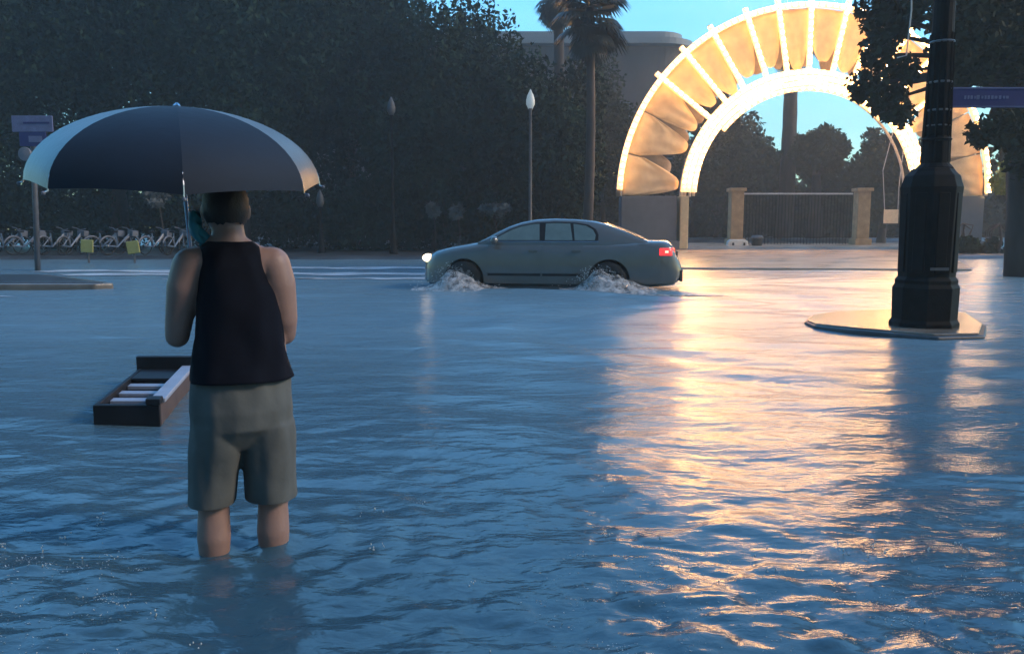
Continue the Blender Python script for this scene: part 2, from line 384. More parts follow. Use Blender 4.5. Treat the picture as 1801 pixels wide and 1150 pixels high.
def tree(name, px, Yd, cpy, rxp, ryp, label, group, count=9000, leaf=.3, mt='leaf_dark', seed=1, trunk_r=.3, nc=26, ry_m=None, cat='tree'):
    c = at(px, cpy, Yd); s = F/Yd; rx, rz = rxp/s, ryp/s
    ry = ry_m or min(rx, 4.0)
    gz = float(ground_z(np.array(c.x), np.array(Yd)))
    base = Vector((c.x, Yd, gz-.1)); o = thing(name, base, label, cat, group)
    cl = clumpset(c, (rx, ry, rz), nc, seed)
    v, f = leafcloud(cl, count, leaf, seed); v = v-np.array(base)
    v[:,2] = np.maximum(v[:,2], .02)
    npmesh('crown', v, f, M[mt], o)
    mb = MB(); limbs(mb, base, Vector((c.x, Yd, max(c.z-rz*.55, gz+1.2))), cl, trunk_r, seed)
    mb.build('trunk', M['bark'], o, smooth=True)
    return o

# left bank: big dark trees
GL = 'dark trees along the far left bank'
for i, (px, Yd, cy_, rx, ry, lab) in enumerate([
    (-70, 37, 110, 270, 330, 'dark leafy tree filling the left edge of the photo behind the blue signs'),
    (190, 40, 40, 240, 300, 'dark leafy tree rising straight above the left half of the umbrella'),
    (410, 38, 70, 220, 320, 'dark leafy tree rising above the right half of the umbrella'),
    (610, 42, 110, 200, 290, 'dark leafy tree left of the middle, above the thin post'),
    (770, 39, 210, 160, 205, 'dark leafy tree with its sloping top against the sky, behind the front of the car')]):
    tree('oak_tree', px, Yd, cy_, rx, ry, lab, GL, count=60000, leaf=.125, seed=30+i, nc=30, trunk_r=.38, mt='leaf_deep' if i in (1,3) else 'leaf_dark')
tree('oak_tree', 60, 50, 130, 260, 300, 'dark leafy tree filling the gap behind the blue signs, farther back than its neighbours', GL, count=16000, leaf=.2, seed=39, nc=26, trunk_r=.35)
tree('small_tree', 975, 37, 250, 110, 160, 'lower dark tree behind the globe street lamp', 'lower dark trees beside the arch', count=32000, leaf=.12, seed=41, nc=20, trunk_r=.22)
tree('small_tree', 1060, 52, 265, 80, 150, 'narrow dark tree between the palm trunk and the arch', 'lower dark trees beside the arch', count=22000, leaf=.125, seed=42, nc=18, trunk_r=.2, mt='leaf_mid')
# undergrowth below the left trees
cl = []
g = random.Random(5)
for i in range(80):
    x = g.uniform(-28, 8.5); y = g.uniform(37, 46)
    if x/y > .085: x -= 6
    cl.append(((x, y, g.uniform(.5, 2.6)), (g.uniform(1.2,2.4), 1.2, g.uniform(.9,1.9)), 1.0))
v, f = leafcloud(cl, 90000, .12, 77)
v[:,2] = np.maximum(v[:,2], .2)
tag(npmesh('undergrowth', v, f, M['leaf_dark']), 'dark undergrowth beneath the trees on the left bank', 'undergrowth', kind='stuff')
# far wood closing the horizon
cl = []
for i in range(120):
    x = -95+190*i/119; cl.append(((x, g.uniform(96,108), g.uniform(2,5)), (g.uniform(3,5),2.5,g.uniform(2.5,4.5)), 1.0))
for i in range(110):
    x = g.uniform(9, 44); cl.append(((x, g.uniform(66,74), g.uniform(.8,3.6)), (g.uniform(1.5,2.5),1.2,g.uniform(1.0,1.9)), .8))
v, f = leafcloud(cl, 64000, .40, 78)
v[:,2] = np.maximum(v[:,2], .3)
tag(npmesh('far_wood', v, f, M['leaf_mid']), 'far belt of dark trees closing the horizon', 'woods', kind='stuff')
# trees seen through the arch
GA = 'trees seen through the arch'
tree('park_tree', 1437, 62, 278, 62, 52, 'round crowned tree in the middle of the arch opening against the sky', GA, count=10000, leaf=.2, seed=51, nc=12, mt='leaf_mid', trunk_r=.5)
tree('park_tree', 1265, 64, 300, 90, 150, 'broad dark tree at the left inside the arch opening', GA, count=16000, leaf=.2, seed=52, nc=16, mt='leaf_mid', trunk_r=.3)
tree('park_tree', 1345, 66, 330, 60, 75, 'low tree under the strip of sky inside the arch opening', GA, count=10000, leaf=.2, seed=53, nc=12, mt='leaf_mid', trunk_r=.25)
tree('park_tree', 1555, 60, 300, 62, 95, 'tall dark tree at the right inside the arch opening', GA, count=12000, leaf=.2, seed=54, nc=14, mt='leaf_mid', trunk_r=.3)
tree('park_tree', 1480, 64, 345, 60, 70, 'low tree behind the right tan pillar', GA, count=10000, leaf=.2, seed=55, nc=12, mt='leaf_mid', trunk_r=.25)

# palms
def palm(px, Yd, toppy, label, r0=.22, fl=1.9, nf=44, seed=3, crown=True, skirt=1.0):
    c = at(px, toppy, Yd); gz = .2; base = Vector((c.x, Yd, gz))
    o = thing('palm_tree', base, label, 'palm', 'tall palms against the sky'); g = random.Random(seed)
    mb = MB(); pts = []; rr = []
    for i in range(15):
        k = i/14; pts.append((c.x+.12*math.sin(k*3), Yd, gz+(c.z-gz)*k)); rr.append(r0*(1.25-.4*k)*(1+.05*(i%2)))
    mb.tube(pts, rr, 10).build('trunk', M['bark'], o, smooth=True)
    cb = MB()
    for i in range(nf):
        az = g.uniform(0, 6.283); el = R(g.uniform(-70*skirt, 62)); ln = fl*g.uniform(.8,1.1)*(1.0 if el > -.3 else .75)
        d = Vector((math.cos(az)*math.cos(el), math.sin(az)*math.cos(el), math.sin(el)))
        st = Vector((c.x, Yd, c.z+(.1 if el > 0 else -g.uniform(.1,.9))))
        side = d.cross(Vector((0,0,1)));  side = side.normalized() if side.length > .1 else Vector((1,0,0))
        pet = st+d*ln*.45; cb.tube([st, pet], [.03,.02], 4)
        for q in range(11):          # fan of leaflets
            an = R(-62+12.4*q); dd = (d*math.cos(an)+side*math.sin(an)).normalized()
            tip = pet+dd*ln*.60+Vector((0,0,-.42*ln*.6)); mid = pet+dd*ln*.36
            wv = dd.cross(d.cross(side)).normalized()*.085
            cb.add([pet-wv*.3, mid-wv, mid+wv, tip], [(0,1,2),(1,3,2)])
    cb.build('crown', M['palm'], o)
    return o
palm(1036, 33.5, 14, 'palm with wide drooping crown left of the arch, right one of the pair', r0=.17, fl=1.6, nf=130, seed=4)
palm(981, 46, -10, 'slimmer palm left of the wide one, its crown mostly above the photo', r0=.3, fl=1.4, nf=120, seed=5)
palm(1392, 63, 70, 'palm rising behind the middle of the lit arch', r0=.50, fl=2.2, nf=40, seed=6)

# ------------------------------------------------------------------ building behind the palms
BY = 78
a = at(880, 78, BY); bR = at(1232, 78, BY); zt = at(1000, 76, BY).z; zr = at(1000, 50, BY).z
bld = thing('auditorium', (a.x, BY, .3), 'long low grey building with flat overhanging roof and rounded corner behind the palms', 'building')
x0, x1 = a.x-26, bR.x; rr = 2.5
def rounded(x0, x1, y0, y1, r, z):
    pts = [(x0,y0,z)]
    for i in range(9):
        an = R(-90+90*i/8); pts.append((x1-r+r*math.cos(an), y0+r+r*math.sin(an), z))
    return pts+[(x1,y1,z),(x0,y1,z)]
MB().prism(rounded(x0, x1-1, BY+1, BY+16, rr, .2), (0,0,zt-.25)).build('wall', M['wall'], bld, smooth=False)
MB().prism(rounded(x0-.5, x1, BY, BY+17, rr+1, zt), (0,0,.55)).prism(rounded(x0+.6, x1-1.0, BY+1.2, BY+16, rr, zt+.55), (0,0,zr-zt-.55)).build('roof', M['roofg'], bld)
for i in range(9):
    xx = x1-3.2-i*4.2
    wf_ = MB().box((xx, BY+.95, zt*.52), (2.2,.14,7.0)).build('window', M['glassd'], bld)
    fm = MB()
    for k in range(5): fm.box((xx, BY+.85, zt*.52-3.4+1.7*k), (2.3,.06,.09))
    for k in (-1.12,0,1.12): fm.box((xx+k, BY+.84, zt*.52), (.09,.07,7.0))
    fm.build('frame', M['panel'], wf_)

# ------------------------------------------------------------------ the lit arch
AY = 42.0; ac = at(1412, 345, AY); AS = F/AY
ARCH = thing('park_arch', (ac.x, AY, .1), 'huge half round park gateway outlined with glowing bulbs and filled with peach canvas', 'arch')
def ap(r, deg, y=0.0): return (ac.x+r/AS*math.cos(R(deg)), AY+y, ac.z+r/AS*math.sin(R(deg)))
def arc(r, a0, a1, n, y=0.0): return [ap(r, a0+(a1-a0)*i/(n-1), y) for i in range(n)]
DEP = .9
for nm, r, tr in (('outer_hoop',318,.09),('inner_hoop',206,.09),('lower_hoop',190,.07)):
    for y in (0, DEP):
        MB().tube(arc(r, 0, 180, 61, y), tr, 8).build(nm, M['steel'], ARCH, smooth=True)
bulb_ico = None
def bulbs(pts, r, y=-.13, jit=.0):
    mb = MB()
    for p in pts:
        mb.add([(p[0]-r,p[1]+y,p[2]),(p[0]+r,p[1]+y,p[2]),(p[0],p[1]+y-r,p[2]),(p[0],p[1]+y+r,p[2]),(p[0],p[1]+y,p[2]-r),(p[0],p[1]+y,p[2]+r)],
               [(0,2,5),(2,1,5),(1,3,5),(3,0,5),(2,0,4),(1,2,4),(3,1,4),(0,3,4)])
    return mb
def lightstring(pts, r, name='light_string', y=-.13):
    o = MB().tube([(p[0],p[1]+y+.03,p[2]) for p in pts], r*1.0, 8).build(name, M['glowtube'], ARCH)
    bp_, br_ = [], []; q = pts[::2]; rb = r*.70
    for i in range(len(q)-1):            # beads strung on one thin wire
        A, B = Vector(q[i]), Vector(q[i+1]); A.y += y-r*.45; B.y += y-r*.45; D = (B-A).length
        for f_, rr_ in ((0,1.0),(min(.3,rb*.7/D),.72),(min(.42,rb/D),.12),(1-min(.42,rb/D),.12),(1-min(.3,rb*.7/D),.72)):
            bp_.append(A.lerp(B, f_)); br_.append(rb*rr_)
    MB().tube(bp_, br_, 6).build('bulb_chain', M['bulb'], o, smooth=True)
    return o
lightstring(arc(319, 1, 178, 170), .145)
lightstring(arc(209, 14, 178, 110), .13)
lightstring(arc(199.5, 10, 178, 104), .125)
lightstring(arc(190, 14, 178, 98), .125)
lightstring(arc(181, 46, 142, 50), .11)
spk = [38.5, 48.8, 59, 70.3, 80, 90, 101, 111, 121.5, 132, 142]
for d_ in spk:
    d_ = 180-d_
    MB().tube([ap(206,d_,.02), ap(334,d_,.02)], .06, 6).build('spoke', M['steel'], ARCH, smooth=True)
    lightstring([ap(212+(332-212)*i/22, d_) for i in range(23)], .135)
    MB().tube([ap(318,d_,0), ap(318,d_,DEP)], .05, 6).build('cross_tie', M['steel'], ARCH)
# canvas sails: curved lobes hung between spokes
def sail(a0, a1, rin, lobe, y0, seed, push=.25, rout=314, mt='canvas'):
    g = random.Random(seed); sk = g.uniform(-.35,.35); rin += g.uniform(-9,9); lobe *= g.uniform(.8,1.25)
    n, m = 19, 12; vs = []; fs = []
    for i in range(n):
        u_ = -1+2*i/(n-1); an = a0+(a1-a0)*i/(n-1); q_ = abs((u_-sk*(1-u_*u_))); ri = rin+lobe*q_**3.2
        for j in range(m):
            k = j/(m-1); r_ = rout+(ri-rout)*k
            b_ = push*math.sin(math.pi*min(1,k*.9+.05))*(1-u_*u_)+.07*mn.noise(Vector((an*.35, k*5, seed)))+.035*math.sin(u_*9+seed+k*2)*k
            vs.append(ap(r_, an, y0-b_))
    for i in range(n-1):
        for j in range(m-1):
            q = i*m+j; fs.append((q,q+1,q+m+1,q+m))
    o = MB().add(vs, fs).build('sail', M[mt], ARCH, smooth=True)
    sm = o.modifiers.new('thick','SOLIDIFY'); sm.thickness = .02
    return o
bounds = [180-x for x in spk]
edges = [180]+[166.5, 152.5]+bounds+[27, 13.5, 0]
for i in range(len(edges)-1):
    hi, lo = edges[i], edges[i+1]; low = hi > 142 or lo < 38
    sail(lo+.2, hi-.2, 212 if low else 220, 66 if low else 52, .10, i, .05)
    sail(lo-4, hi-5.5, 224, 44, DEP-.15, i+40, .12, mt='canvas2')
# piers under the springings
for s_ in (-1, 1):
    xo = ac.x+s_*320/AS; xi = ac.x+s_*206/AS; xm = (xo+xi)/2; wd = abs(xo-xi)
    MB().box((xm+s_*.12, AY+.45, (ac.z+.1)/2), (wd-.5, 1.0, ac.z-.1)).build('pier', M['panel'], ARCH, bevel=.03)
    MB().box((xm+s_*.12, AY+.45, .30), (wd-.2, 1.3, .40)).build('plinth', M['panel'], ARCH, bevel=.03)
    MB().box((xi, AY+.30, (ac.z+.1)/2), (.42, .9, ac.z-.1)).build('inner_post', M['cream'], ARCH, bevel=.03)

# hanging sign under the arch
p = at(1567, 381, AY-.6)
hs_ = thing('hanging_sign', (p.x, p.y, p.z), 'small pale square sign hanging on two long cords under the right of the arch', 'sign')
MB().box(p, (.72,.06,.68)).build('board', M['hangsign'], hs_, bevel=.015)
q0 = ap(193, 38, -.05)
MB().tube([(p.x-.33,p.y,p.z+.33), at(1553,300,AY-.5), q0], .022, 5).build('cord', M['cable'], hs_)
MB().tube([(p.x+.33,p.y,p.z+.33), at(1581,330,AY-.5), ap(193,28,-.05)], .022, 5).build('cord', M['cable'], hs_)

# two tan pillars, rail and low items beyond the arch
for px, lab in ((1292,'tan stone pillar at the left inside the arch opening'), (1512,'tan stone pillar at the right inside the arch opening')):
    b_ = at(px, 436, 54); tp = at(px, 332, 54)
    pl = thing('pillar', (b_.x, 54, -.1), lab, 'pillar', 'tan pillars seen through the arch')
    MB().box((b_.x,54,(tp.z-.3)/2), (.82,.82,tp.z+.1)).build('shaft', M['orangep'], pl, bevel=.04)
    MB().box((b_.x,54,tp.z-.08), (1.05,1.05,.22)).build('cap', M['orangep'], pl, bevel=.03)
    MB().box((b_.x,54,.15), (1.08,1.08,.6)).build('base', M['orangep'], pl, bevel=.03)
q0 = at(1305, 341, 56); q1 = at(1500, 341, 56)
gt = thing('park_gate', (q0.x, 56, .0), 'dark barred park gate between the two tan pillars with a pale top rail', 'gate')
MB().tube([q0,q1], .06, 6).build('top_rail', M['steel'], gt)
mb = MB()
for i in range(34):
    x = q0.x+(q1.x-q0.x)*(i+.5)/34; mb.tube([(x,56,-.1),(x,56,q0.z-.06)], .02, 5)
mb.tube([(q0.x,56,.5),(q1.x,56,.5)], .03, 5)
mb.build('bars', M['iron'], gt)
p = onw(1299, 433, .0); bl = thing('barrier_block', (p.x, p.y, 0), 'low white barrier block lying at the water line under the arch', 'barrier')
MB().prism([(p.x-.75,p.y-.2,-.3),(p.x+.6,p.y-.2,-.3),(p.x+.55,p.y-.2,.30),(p.x+.35,p.y-.2,.42),(p.x-.55,p.y-.2,.42),(p.x-.72,p.y-.2,.28)], (0,.5,0)).build('block', M['white'], bl, bevel=.05)
for k in (-.4,.3): MB().box((p.x+k,p.y-.215,.12),(.12,.03,.2)).build('slot', M['blackp'], bl)
p = onw(1331, 434, .0); bn = thing('bin', (p.x, p.y, 0), 'dark squat bin with grey lid beside the white barrier block', 'bin')
MB().lathe([(.28,-.3),(.34,.45),(.36,.5)], (p.x,p.y,0), 12).build('body', M['blackp'], bn)
MB().lathe([(.39,.50),(.40,.58),(.30,.68),(.05,.70)], (p.x,p.y,0), 12).build('lid', M['post'], bn)

# ------------------------------------------------------------------ right tree in front of the arch
TY = 20.0
tb = at(1800, 470, TY); rt = thing('oak_tree', (tb.x, TY, -.2), 'leafy tree whose branches hang over the right side of the lit arch', 'tree')
spec = [(1780,-150,210),(1690,-80,130),(1590,15,42),(1545,95,30),(1528,150,30),(1562,178,34),(1510,165,18),(1588,125,28),(1708,70,60),(1780,60,100),(1860,120,110),(1560,60,35),
        (1725,238,24),(1780,225,45),(1850,280,60),(1545,20,42),(1700,130,42),(1800,150,55),(1582,200,24)]
cl = [(tuple(at(a_, b_, TY+random.Random(i).uniform(-1.6,1.6))), (c_/72.5, c_/72.5*1.1, c_/72.5), c_**1.75) for i, (a_, b_, c_) in enumerate(spec)]
v, f = leafcloud(cl, 30000, .10, 91, hollow=.12); v = v-np.array(rt.location)
npmesh('crown', v, f, M['leaf_mid'], rt)
mb = MB(); tt = at(1790, 150, TY)
mb.tube([(tb.x,TY,-.25), (tb.x-.15,TY,1.5), tuple(tt)], [.42,.33,.25], 10)
for c in cl[:16]:
    e = Vector(c[0]); mid = tt.lerp(e,.5)+Vector((0,0,.3)); mb.tube([tt,mid,e],[.14,.08,.02],6)
mb.build('trunk', M['bark'], rt, smooth=True)
cb_ = MB().tube([at(1604,-60,14), at(1603,20,14), at(1594,98,14), at(1578,102,14)], .012, 6).build('overhead_cable', M['cable'])
tag(cb_, 'thin pale cable hanging down among the leaves left of the lamp post', 'cable')
tree('lime_shrub', 1784, 38, 312, 34, 48, 'yellow green shrub lit brightly at the right edge beside the pier', None, count=2200, leaf=.2, seed=66, nc=9, mt='leaf_lime', trunk_r=.1, cat='shrub')
tree('right_bank_tree', 1860, 44, 300, 110, 200, 'dark tree beyond the lit shrub at the right edge', None, count=7000, leaf=.26, seed=67, nc=18, mt='leaf_mid', trunk_r=.3)
GH = 'dark shrubs along the right bank'
for i, (px, lab) in enumerate(((1690,'dark low shrub at the foot of the right pier'),(1755,'dark low shrub at the right edge by the water'))):
    tree('low_shrub', px, 34, 442, 42, 26, lab, GH, count=2200, leaf=.13, seed=70+i, nc=9, trunk_r=.06, cat='shrub')

# ------------------------------------------------------------------ island and black lamp post
ipts = [(1415,563),(1432,570),(1500,577),(1570,583),(1650,590),(1733,588),(1736,570),(1700,549),(1640,545),(1560,543),(1470,546),(1425,553)]
ip = [onw(a_, b_, .055) for a_, b_ in ipts]
isl = thing('traffic_island', (ip[0].x+1.5, 9.8, -.3), 'low wet concrete traffic island with dark kerb under the black lamp post', 'island')
MB().prism([(p.x,p.y,-.4) for p in ip], (0,0,.44)).build('kerb', M['kerb'], isl, bevel=.02)
cen = sum(ip, Vector())/len(ip)
MB().prism([(cen.x+(p.x-cen.x)*.965, cen.y+(p.y-cen.y)*.93, -.1) for p in ip], (0,0,.158)).build('slab', M['concrete'], isl, bevel=.01)
PY = 9.45; pb = at(1624, 575, PY); PZ = .055; s = F/PY
lp = thing('lamp_post', (pb.x, PY, PZ), 'tall black cast iron lamp post with heavy octagonal base standing on the island', 'lamp post')
def zt_(py): return at(1624, py, PY).z
prof = [(57,580),(57,566),(53,560),(54,505),(50,498),(51,492),(46,486),(47,470),(48,400),(49,345),(50,330),(46,318),(44,310),(37,303),(33,297)]
MB().lathe([(r_/s, zt_(y)) for r_, y in prof], (pb.x,PY,0), 8, R(22.5)).build('base', M['iron'], lp, bevel=.008)
mb = MB()                                     # raised panels on the faces
for k in range(8):
    an = R(45*k); cx, cy_ = pb.x+math.cos(an)*46.5/s*.955, PY+math.sin(an)*46.5/s*.955
    mb.box((cx,cy_,(zt_(478)+zt_(340))/2), (.03,.13,zt_(340)-zt_(478)), rz=an)
mb.build('base_panels', M['iron'], lp, bevel=.01)
shaft = [(27,302),(30,296),(23,288),(22,250),(25,246),(20,240),(19,200),(18,100),(16,-60),(15,-200)]
mb = MB().lathe([(r_/s, zt_(y)) for r_, y in shaft], (pb.x+.02,PY,0), 16); mb.build('shaft', M['iron'], lp, smooth=False)
mb = MB()
for k in range(12):
    an = R(30*k); mb.tube([(pb.x+.02+math.cos(an)*.142, PY+math.sin(an)*.142, zt_(286)), (pb.x+.02+math.cos(an)*.112, PY+math.sin(an)*.112, zt_(60))], .014, 5)
mb.build('flutes', M['iron'], lp)
for y in (75, 146, 195, 222):
    MB().lathe([(.124,zt_(y)-.012),(.133,zt_(y)),(.124,zt_(y)+.012)], (pb.x+.02,PY,0), 20).build('band', M['band'], lp)
MB().box((pb.x-.02, PY-.322, zt_(471)), (.2,.02,.03)).build('nameplate', M['post'], lp)
q0 = at(1660,172,PY-.05); q1 = at(1830,172,PY-.05)
sg = thing('street_sign', (q0.x, q0.y, q0.z), 'long dark blue street name sign fixed to the black lamp post', 'sign')
zc = q0.z; hh = 34/s
MB().box(((q0.x+q1.x)/2, PY-.05, zc), (q1.x-q0.x, .03, hh)).build('board', M['sign_blue'], sg, bevel=.006)
fr = MB()
for k in (-1,1): fr.box(((q0.x+q1.x)/2, PY-.068, zc+k*(hh/2-.012)), (q1.x-q0.x-.02,.006,.010))
fr.build('border', M['sign_lilac'], sg)
pa, pc = at(1692,172,PY), at(1768,172,PY)
le = MB(); gg = random.Random(3); xx = pa.x
while xx < pc.x:
    wl = gg.uniform(.018,.034); le.box((xx, PY-.068, zc), (wl,.006,gg.choice((.03,.045,.038)))); xx += wl+.014
le.build('lettering', M['sign_lilac'], sg)
MB().box((q0.x-.05, PY-.03, zc), (.16,.08,.06)).build('bracket', M['iron'], sg)

# ------------------------------------------------------------------ left platform, sign post, street lamps
a0 = onw(190, 510); a1 = onw(180, 487)
pts = [(-16,a0.y),(a0.x-.25,a0.y),(a0.x,a0.y+.25),(a1.x-.6,a0.y+3.0),(-18,a0.y+3.0)]
pf = thing('median_slab', (a0.x-2, a0.y+1, -.3), 'low pale concrete median end sticking out of the water at left', 'kerb')
MB().prism([(x,y,-.4) for x,y in pts], (0,0,.52)).build('kerb', M['concrete'], pf, bevel=.04)
MB().prism([(x-.15,y+.12*(1 if k<2 else -1),-.2) for k,(x,y) in enumerate(pts)], (0,0,.335)).build('slab', M['asphalt'], pf, bevel=.01)
SY = 22.8
b_ = at(66, 476, SY); t_ = at(60, 255, SY)
sp_ = thing('sign_post', (b_.x, SY, -.2), 'thin grey post at the far left carrying two small blue signs', 'sign post')
MB().tube([(b_.x,SY,-.3), (t_.x,SY,at(60,205,SY).z)], .075, 8).build('post', M['post'], sp_, smooth=True)
c1 = at(57,218,SY-.12); c2 = at(58,245,SY-.12)
bd = MB().box(c1, (70/63.6,.04,27/63.6)).build('sign_board', M['sign_lilac'], sp_, bevel=.01)
MB().box(c1+Vector((.12,-.026,.02)), (.7,.012,.05)).build('stripe', M['sign_blue'], bd)
bd = MB().box(c2, (46/63.6,.04,24/63.6)).build('sign_board', M['sign_blue'], sp_, bevel=.01)
MB().box(c2+Vector((.08,-.026,0)), (.36,.012,.16)).build('stripe', M['sign_lilac'], bd)
c3 = at(44,271,SY-.12)
MB().lathe([(.03,-.06),(.17,-.04),(.19,0),(.17,.04)], c3, 16, axis='Y').build('round_sign', M['sign_white'], sp_)
MB().tube([c3+Vector((0,.05,0)), (t_.x,SY,c3.z)], .02, 5).build('bracket', M['post'], sp_)
def lamp(px, Yd, gy_, base_py, label, bright=True):
    g_ = at(px, gy_, Yd); b_ = at(px, base_py, Yd)
    o = thing('street_lamp', (g_.x, Yd, .1), label, 'street lamp', 'slim street lamps on the left bank')
    MB().lathe([(.17,.0),(.17,.25),(.12,.35),(.10,.9),(.065,1.0),(.05,g_.z-.35),(.09,g_.z-.3),(.05,g_.z-.25)], (g_.x,Yd,0), 10).build('pole', M['post'] if bright else M['iron'], o, smooth=True)
    MB().lathe([(.09,-.28),(.16,-.12),(.16,.03),(.12,.2),(.06,.32),(.015,.42)], g_, 12).build('globe', M['globe'] if bright else M['post'], o, smooth=True)
lamp(933, 31.5, 178, 430, 'slim street lamp with a small pale globe behind the car roof')
lamp(688, 33, 190, 430, 'slim dark unlit street lamp under the trees left of the car', False)
lamp(563, 34, 352, 432, 'short dark unlit lamp post just right of the umbrella and the man', False)
# pink-brown post behind the car, bollards, yellow signs, bicycles
GY = 'yellow signs on short posts'
for px, py, lab in ((153,433,'yellow square sign on a short post, left one of the two'), (234,435,'yellow square sign on a short post, right one of the two')):
    c_ = at(px, py, 27.5)
    o = thing('yellow_sign', (c_.x, 27.5, -.2), lab, 'sign', GY)
    MB().tube([(c_.x,27.56,-.3),(c_.x,27.56,c_.z)], .035, 6).build('post', M['post'], o)
    MB().box(c_, (.42,.04,.42), ry=R(3 if px < 200 else -8)).build('board', M['yellow'], o, bevel=.02)
def bicycle(label):
    o = thing('bicycle', (0,0,0), label, 'bicycle', 'parked bicycles under the trees at left')
    for x in (-.52,.52):
        wv = MB()
        wv.tube([(x+.33*math.cos(R(20*k)),0,.34+.33*math.sin(R(20*k))) for k in range(19)], .022, 6)
        wo = wv.build('wheel', M['rubber'], o, world=False)
        sw = MB()
        for k in range(8): sw.tube([(x,0,.34),(x+.32*math.cos(R(45*k)),0,.34+.32*math.sin(R(45*k)))], .005, 3)
        sw.tube([(x,-.04,.34),(x,.04,.34)], .03, 8); sw.build('spokes', M['rim'], wo, world=False)
        MB().tube([(x+.37*math.cos(R(20+14*k)),0,.34+.37*math.sin(R(20+14*k))) for k in range(11)], .03, 6).build('mudguard', M['sign_white'], o, world=False)
    f_ = MB(); f_.tube([(-.52,0,.34),(-.12,0,.30),(.38,0,.78)], .035, 6); f_.tube([(-.12,0,.30),(-.22,0,.82)], .03, 6); f_.tube([(-.52,0,.34),(-.2,0,.7)], .02, 6)
    f_.tube([(.52,0,.34),(.38,0,.85)], .028, 6); f_.build('frame', M['bikeblue'], o, world=False)
    MB().tube([(.30,-.30,1.02),(.40,-.18,1.0),(.38,0,.95),(.40,.18,1.0),(.30,.30,1.02)], .018, 6).build('handlebar', M['sign_white'], o, world=False)
    MB().prism([(-.36,-.09,.84),(-.12,-.03,.86),(-.12,.03,.86),(-.36,.09,.84)], (0,0,.06)).build('saddle', M['blackp'], o, world=False)
    MB().box((.55,0,.82), (.26,.30,.2)).build('basket', M['sign_white'], o, world=False)
    return o
bk0 = bicycle('pale blue parked bicycle at the far left edge')
blab = ['pale blue parked bicycle at the far left edge', 'pale blue parked bicycle just left of the sign post', 'pale blue parked bicycle just right of the sign post', 'pale blue parked bicycle left of the first yellow sign',
        'pale blue parked bicycle between the yellow signs, nearer the left sign', 'pale blue parked bicycle between the yellow signs, nearer the right sign', 'pale blue parked bicycle right of the second yellow sign', 'pale blue parked bicycle nearest the man']
for i, px in enumerate((12, 46, 95, 126, 184, 210, 272, 308)):
    c_ = at(px, 425, 32)
    if i == 0: o = bk0
    else:
        o = bk0.copy(); COL.objects.link(o)
        for ch in bk0.children:
            c2 = ch.copy(); COL.objects.link(c2); c2.parent = o
            for gch in ch.children: c3_ = gch.copy(); COL.objects.link(c3_); c3_.parent = c2
    o.location = (c_.x, 32, .14); o.rotation_euler = (R(6), 0, R(66+9*((i*5) % 4-1.5))); o['label'] = blab[i]
# pale flowering shrubs glimpsed under the trees
GF = 'pale shrubs glimpsed under the trees'
for i, (px, py, rx, lab) in enumerate(((280,352,28,'pale grey shrub seen just under the umbrella rim'), (762,368,14,'small pale shrub above the front of the car'), (805,372,14,'dim pale shrub just right of the small one above the car bonnet'), (870,371,34,'long pale shrub above the car windscreen'))):
    tree('pale_shrub', px, 35.5, py, rx, 13, lab, GF, count=500, leaf=.16, seed=120+i, nc=6, mt='pale', trunk_r=.04, cat='shrub')
# ------------------------------------------------------------------ the car
car = thing('sedan', CAR, 'grey four door sedan driving left through the flood with headlight and red tail lamp lit', 'car', rz=CROT)
def interp(xs, ys, x): return float(np.interp(x, xs, ys))
WX = [0,.04,.12,.3,.6,1.1,2.5,4.0,4.5,4.75,4.86,4.92]; WV = [.50,.60,.71,.81,.87,.905,.915,.91,.87,.80,.74,.66]
DX = [0,.05,.14,.3,.6,1.15,1.5,3.9,4.28,4.6,4.73,4.80,4.92]; DV = [.58,.70,.80,.88,.95,1.04,1.04,1.05,1.07,1.065,1.03,.86,.62]
BX = [0,.15,.6,4.3,4.8,4.92]; BV = [.26,.2,.19,.19,.24,.34]
RXs = [1.12,1.3,1.5,1.7,1.94,2.2,2.56,3.0,3.3,3.55,3.85,4.1,4.3]; RVs = [1.03,1.13,1.235,1.33,1.41,1.455,1.475,1.46,1.425,1.365,1.26,1.155,1.07]
def bsec(x):
    w_ = interp(WX,WV,x); zd = interp(DX,DV,x); zb = interp(BX,BV,x); H = zd-zb
    return [(0,zb),(w_*.82,zb),(w_*.955,zb+H*.07),(w_*.985,zb+H*.22),(w_,zb+H*.42),(w_*.995,zb+H*.58),(w_*.975,zb+H*.76),(w_*.955,zb+H*.84),(w_*.90,zb+H*.93),(w_*.78,zb+H*.975),(w_*.45,zd-.004),(0,zd)]
def side_y(x, z):
    s_ = bsec(x); 
    for (y0,z0),(y1,z1) in zip(s_[1:], s_[2:]):
        if z0 <= z <= z1: return y0+(y1-y0)*(z-z0)/max(z1-z0,1e-6)
    return s_[-3][0]
st = sorted(set([0,.02,.05,.09,.14,.2,.3]+[round(.45+.15*k,3) for k in range(27)]+[4.5,4.6,4.68,4.74,4.78,4.82,4.87,4.90,4.92]))
vs = []; fs = []; np_ = 12
for x in st:
    sec = bsec(x); full = [(-y,z) for y,z in sec]+[(y,z) for y,z in sec[1:-1]][::-1]
    vs += [(x-2.46, y, z) for y,z in full]
K = 22
for i in range(len(st)-1):
    for j in range(K): fs.append((i*K+j, i*K+(j+1)%K, (i+1)*K+(j+1)%K, (i+1)*K+j))
fs += [tuple(range(K)), tuple(range((len(st)-1)*K, len(st)*K))[::-1]]
body = MB().add(vs, fs).build('body', M['paint'], car, smooth=True, world=False)
XW = (.86, 3.60)
cm = MB()
for wx_ in XW: cm.lathe([(.385,-1.013),(.385,1.013)], (wx_-2.4571,0,.332), 31, axis='Y')
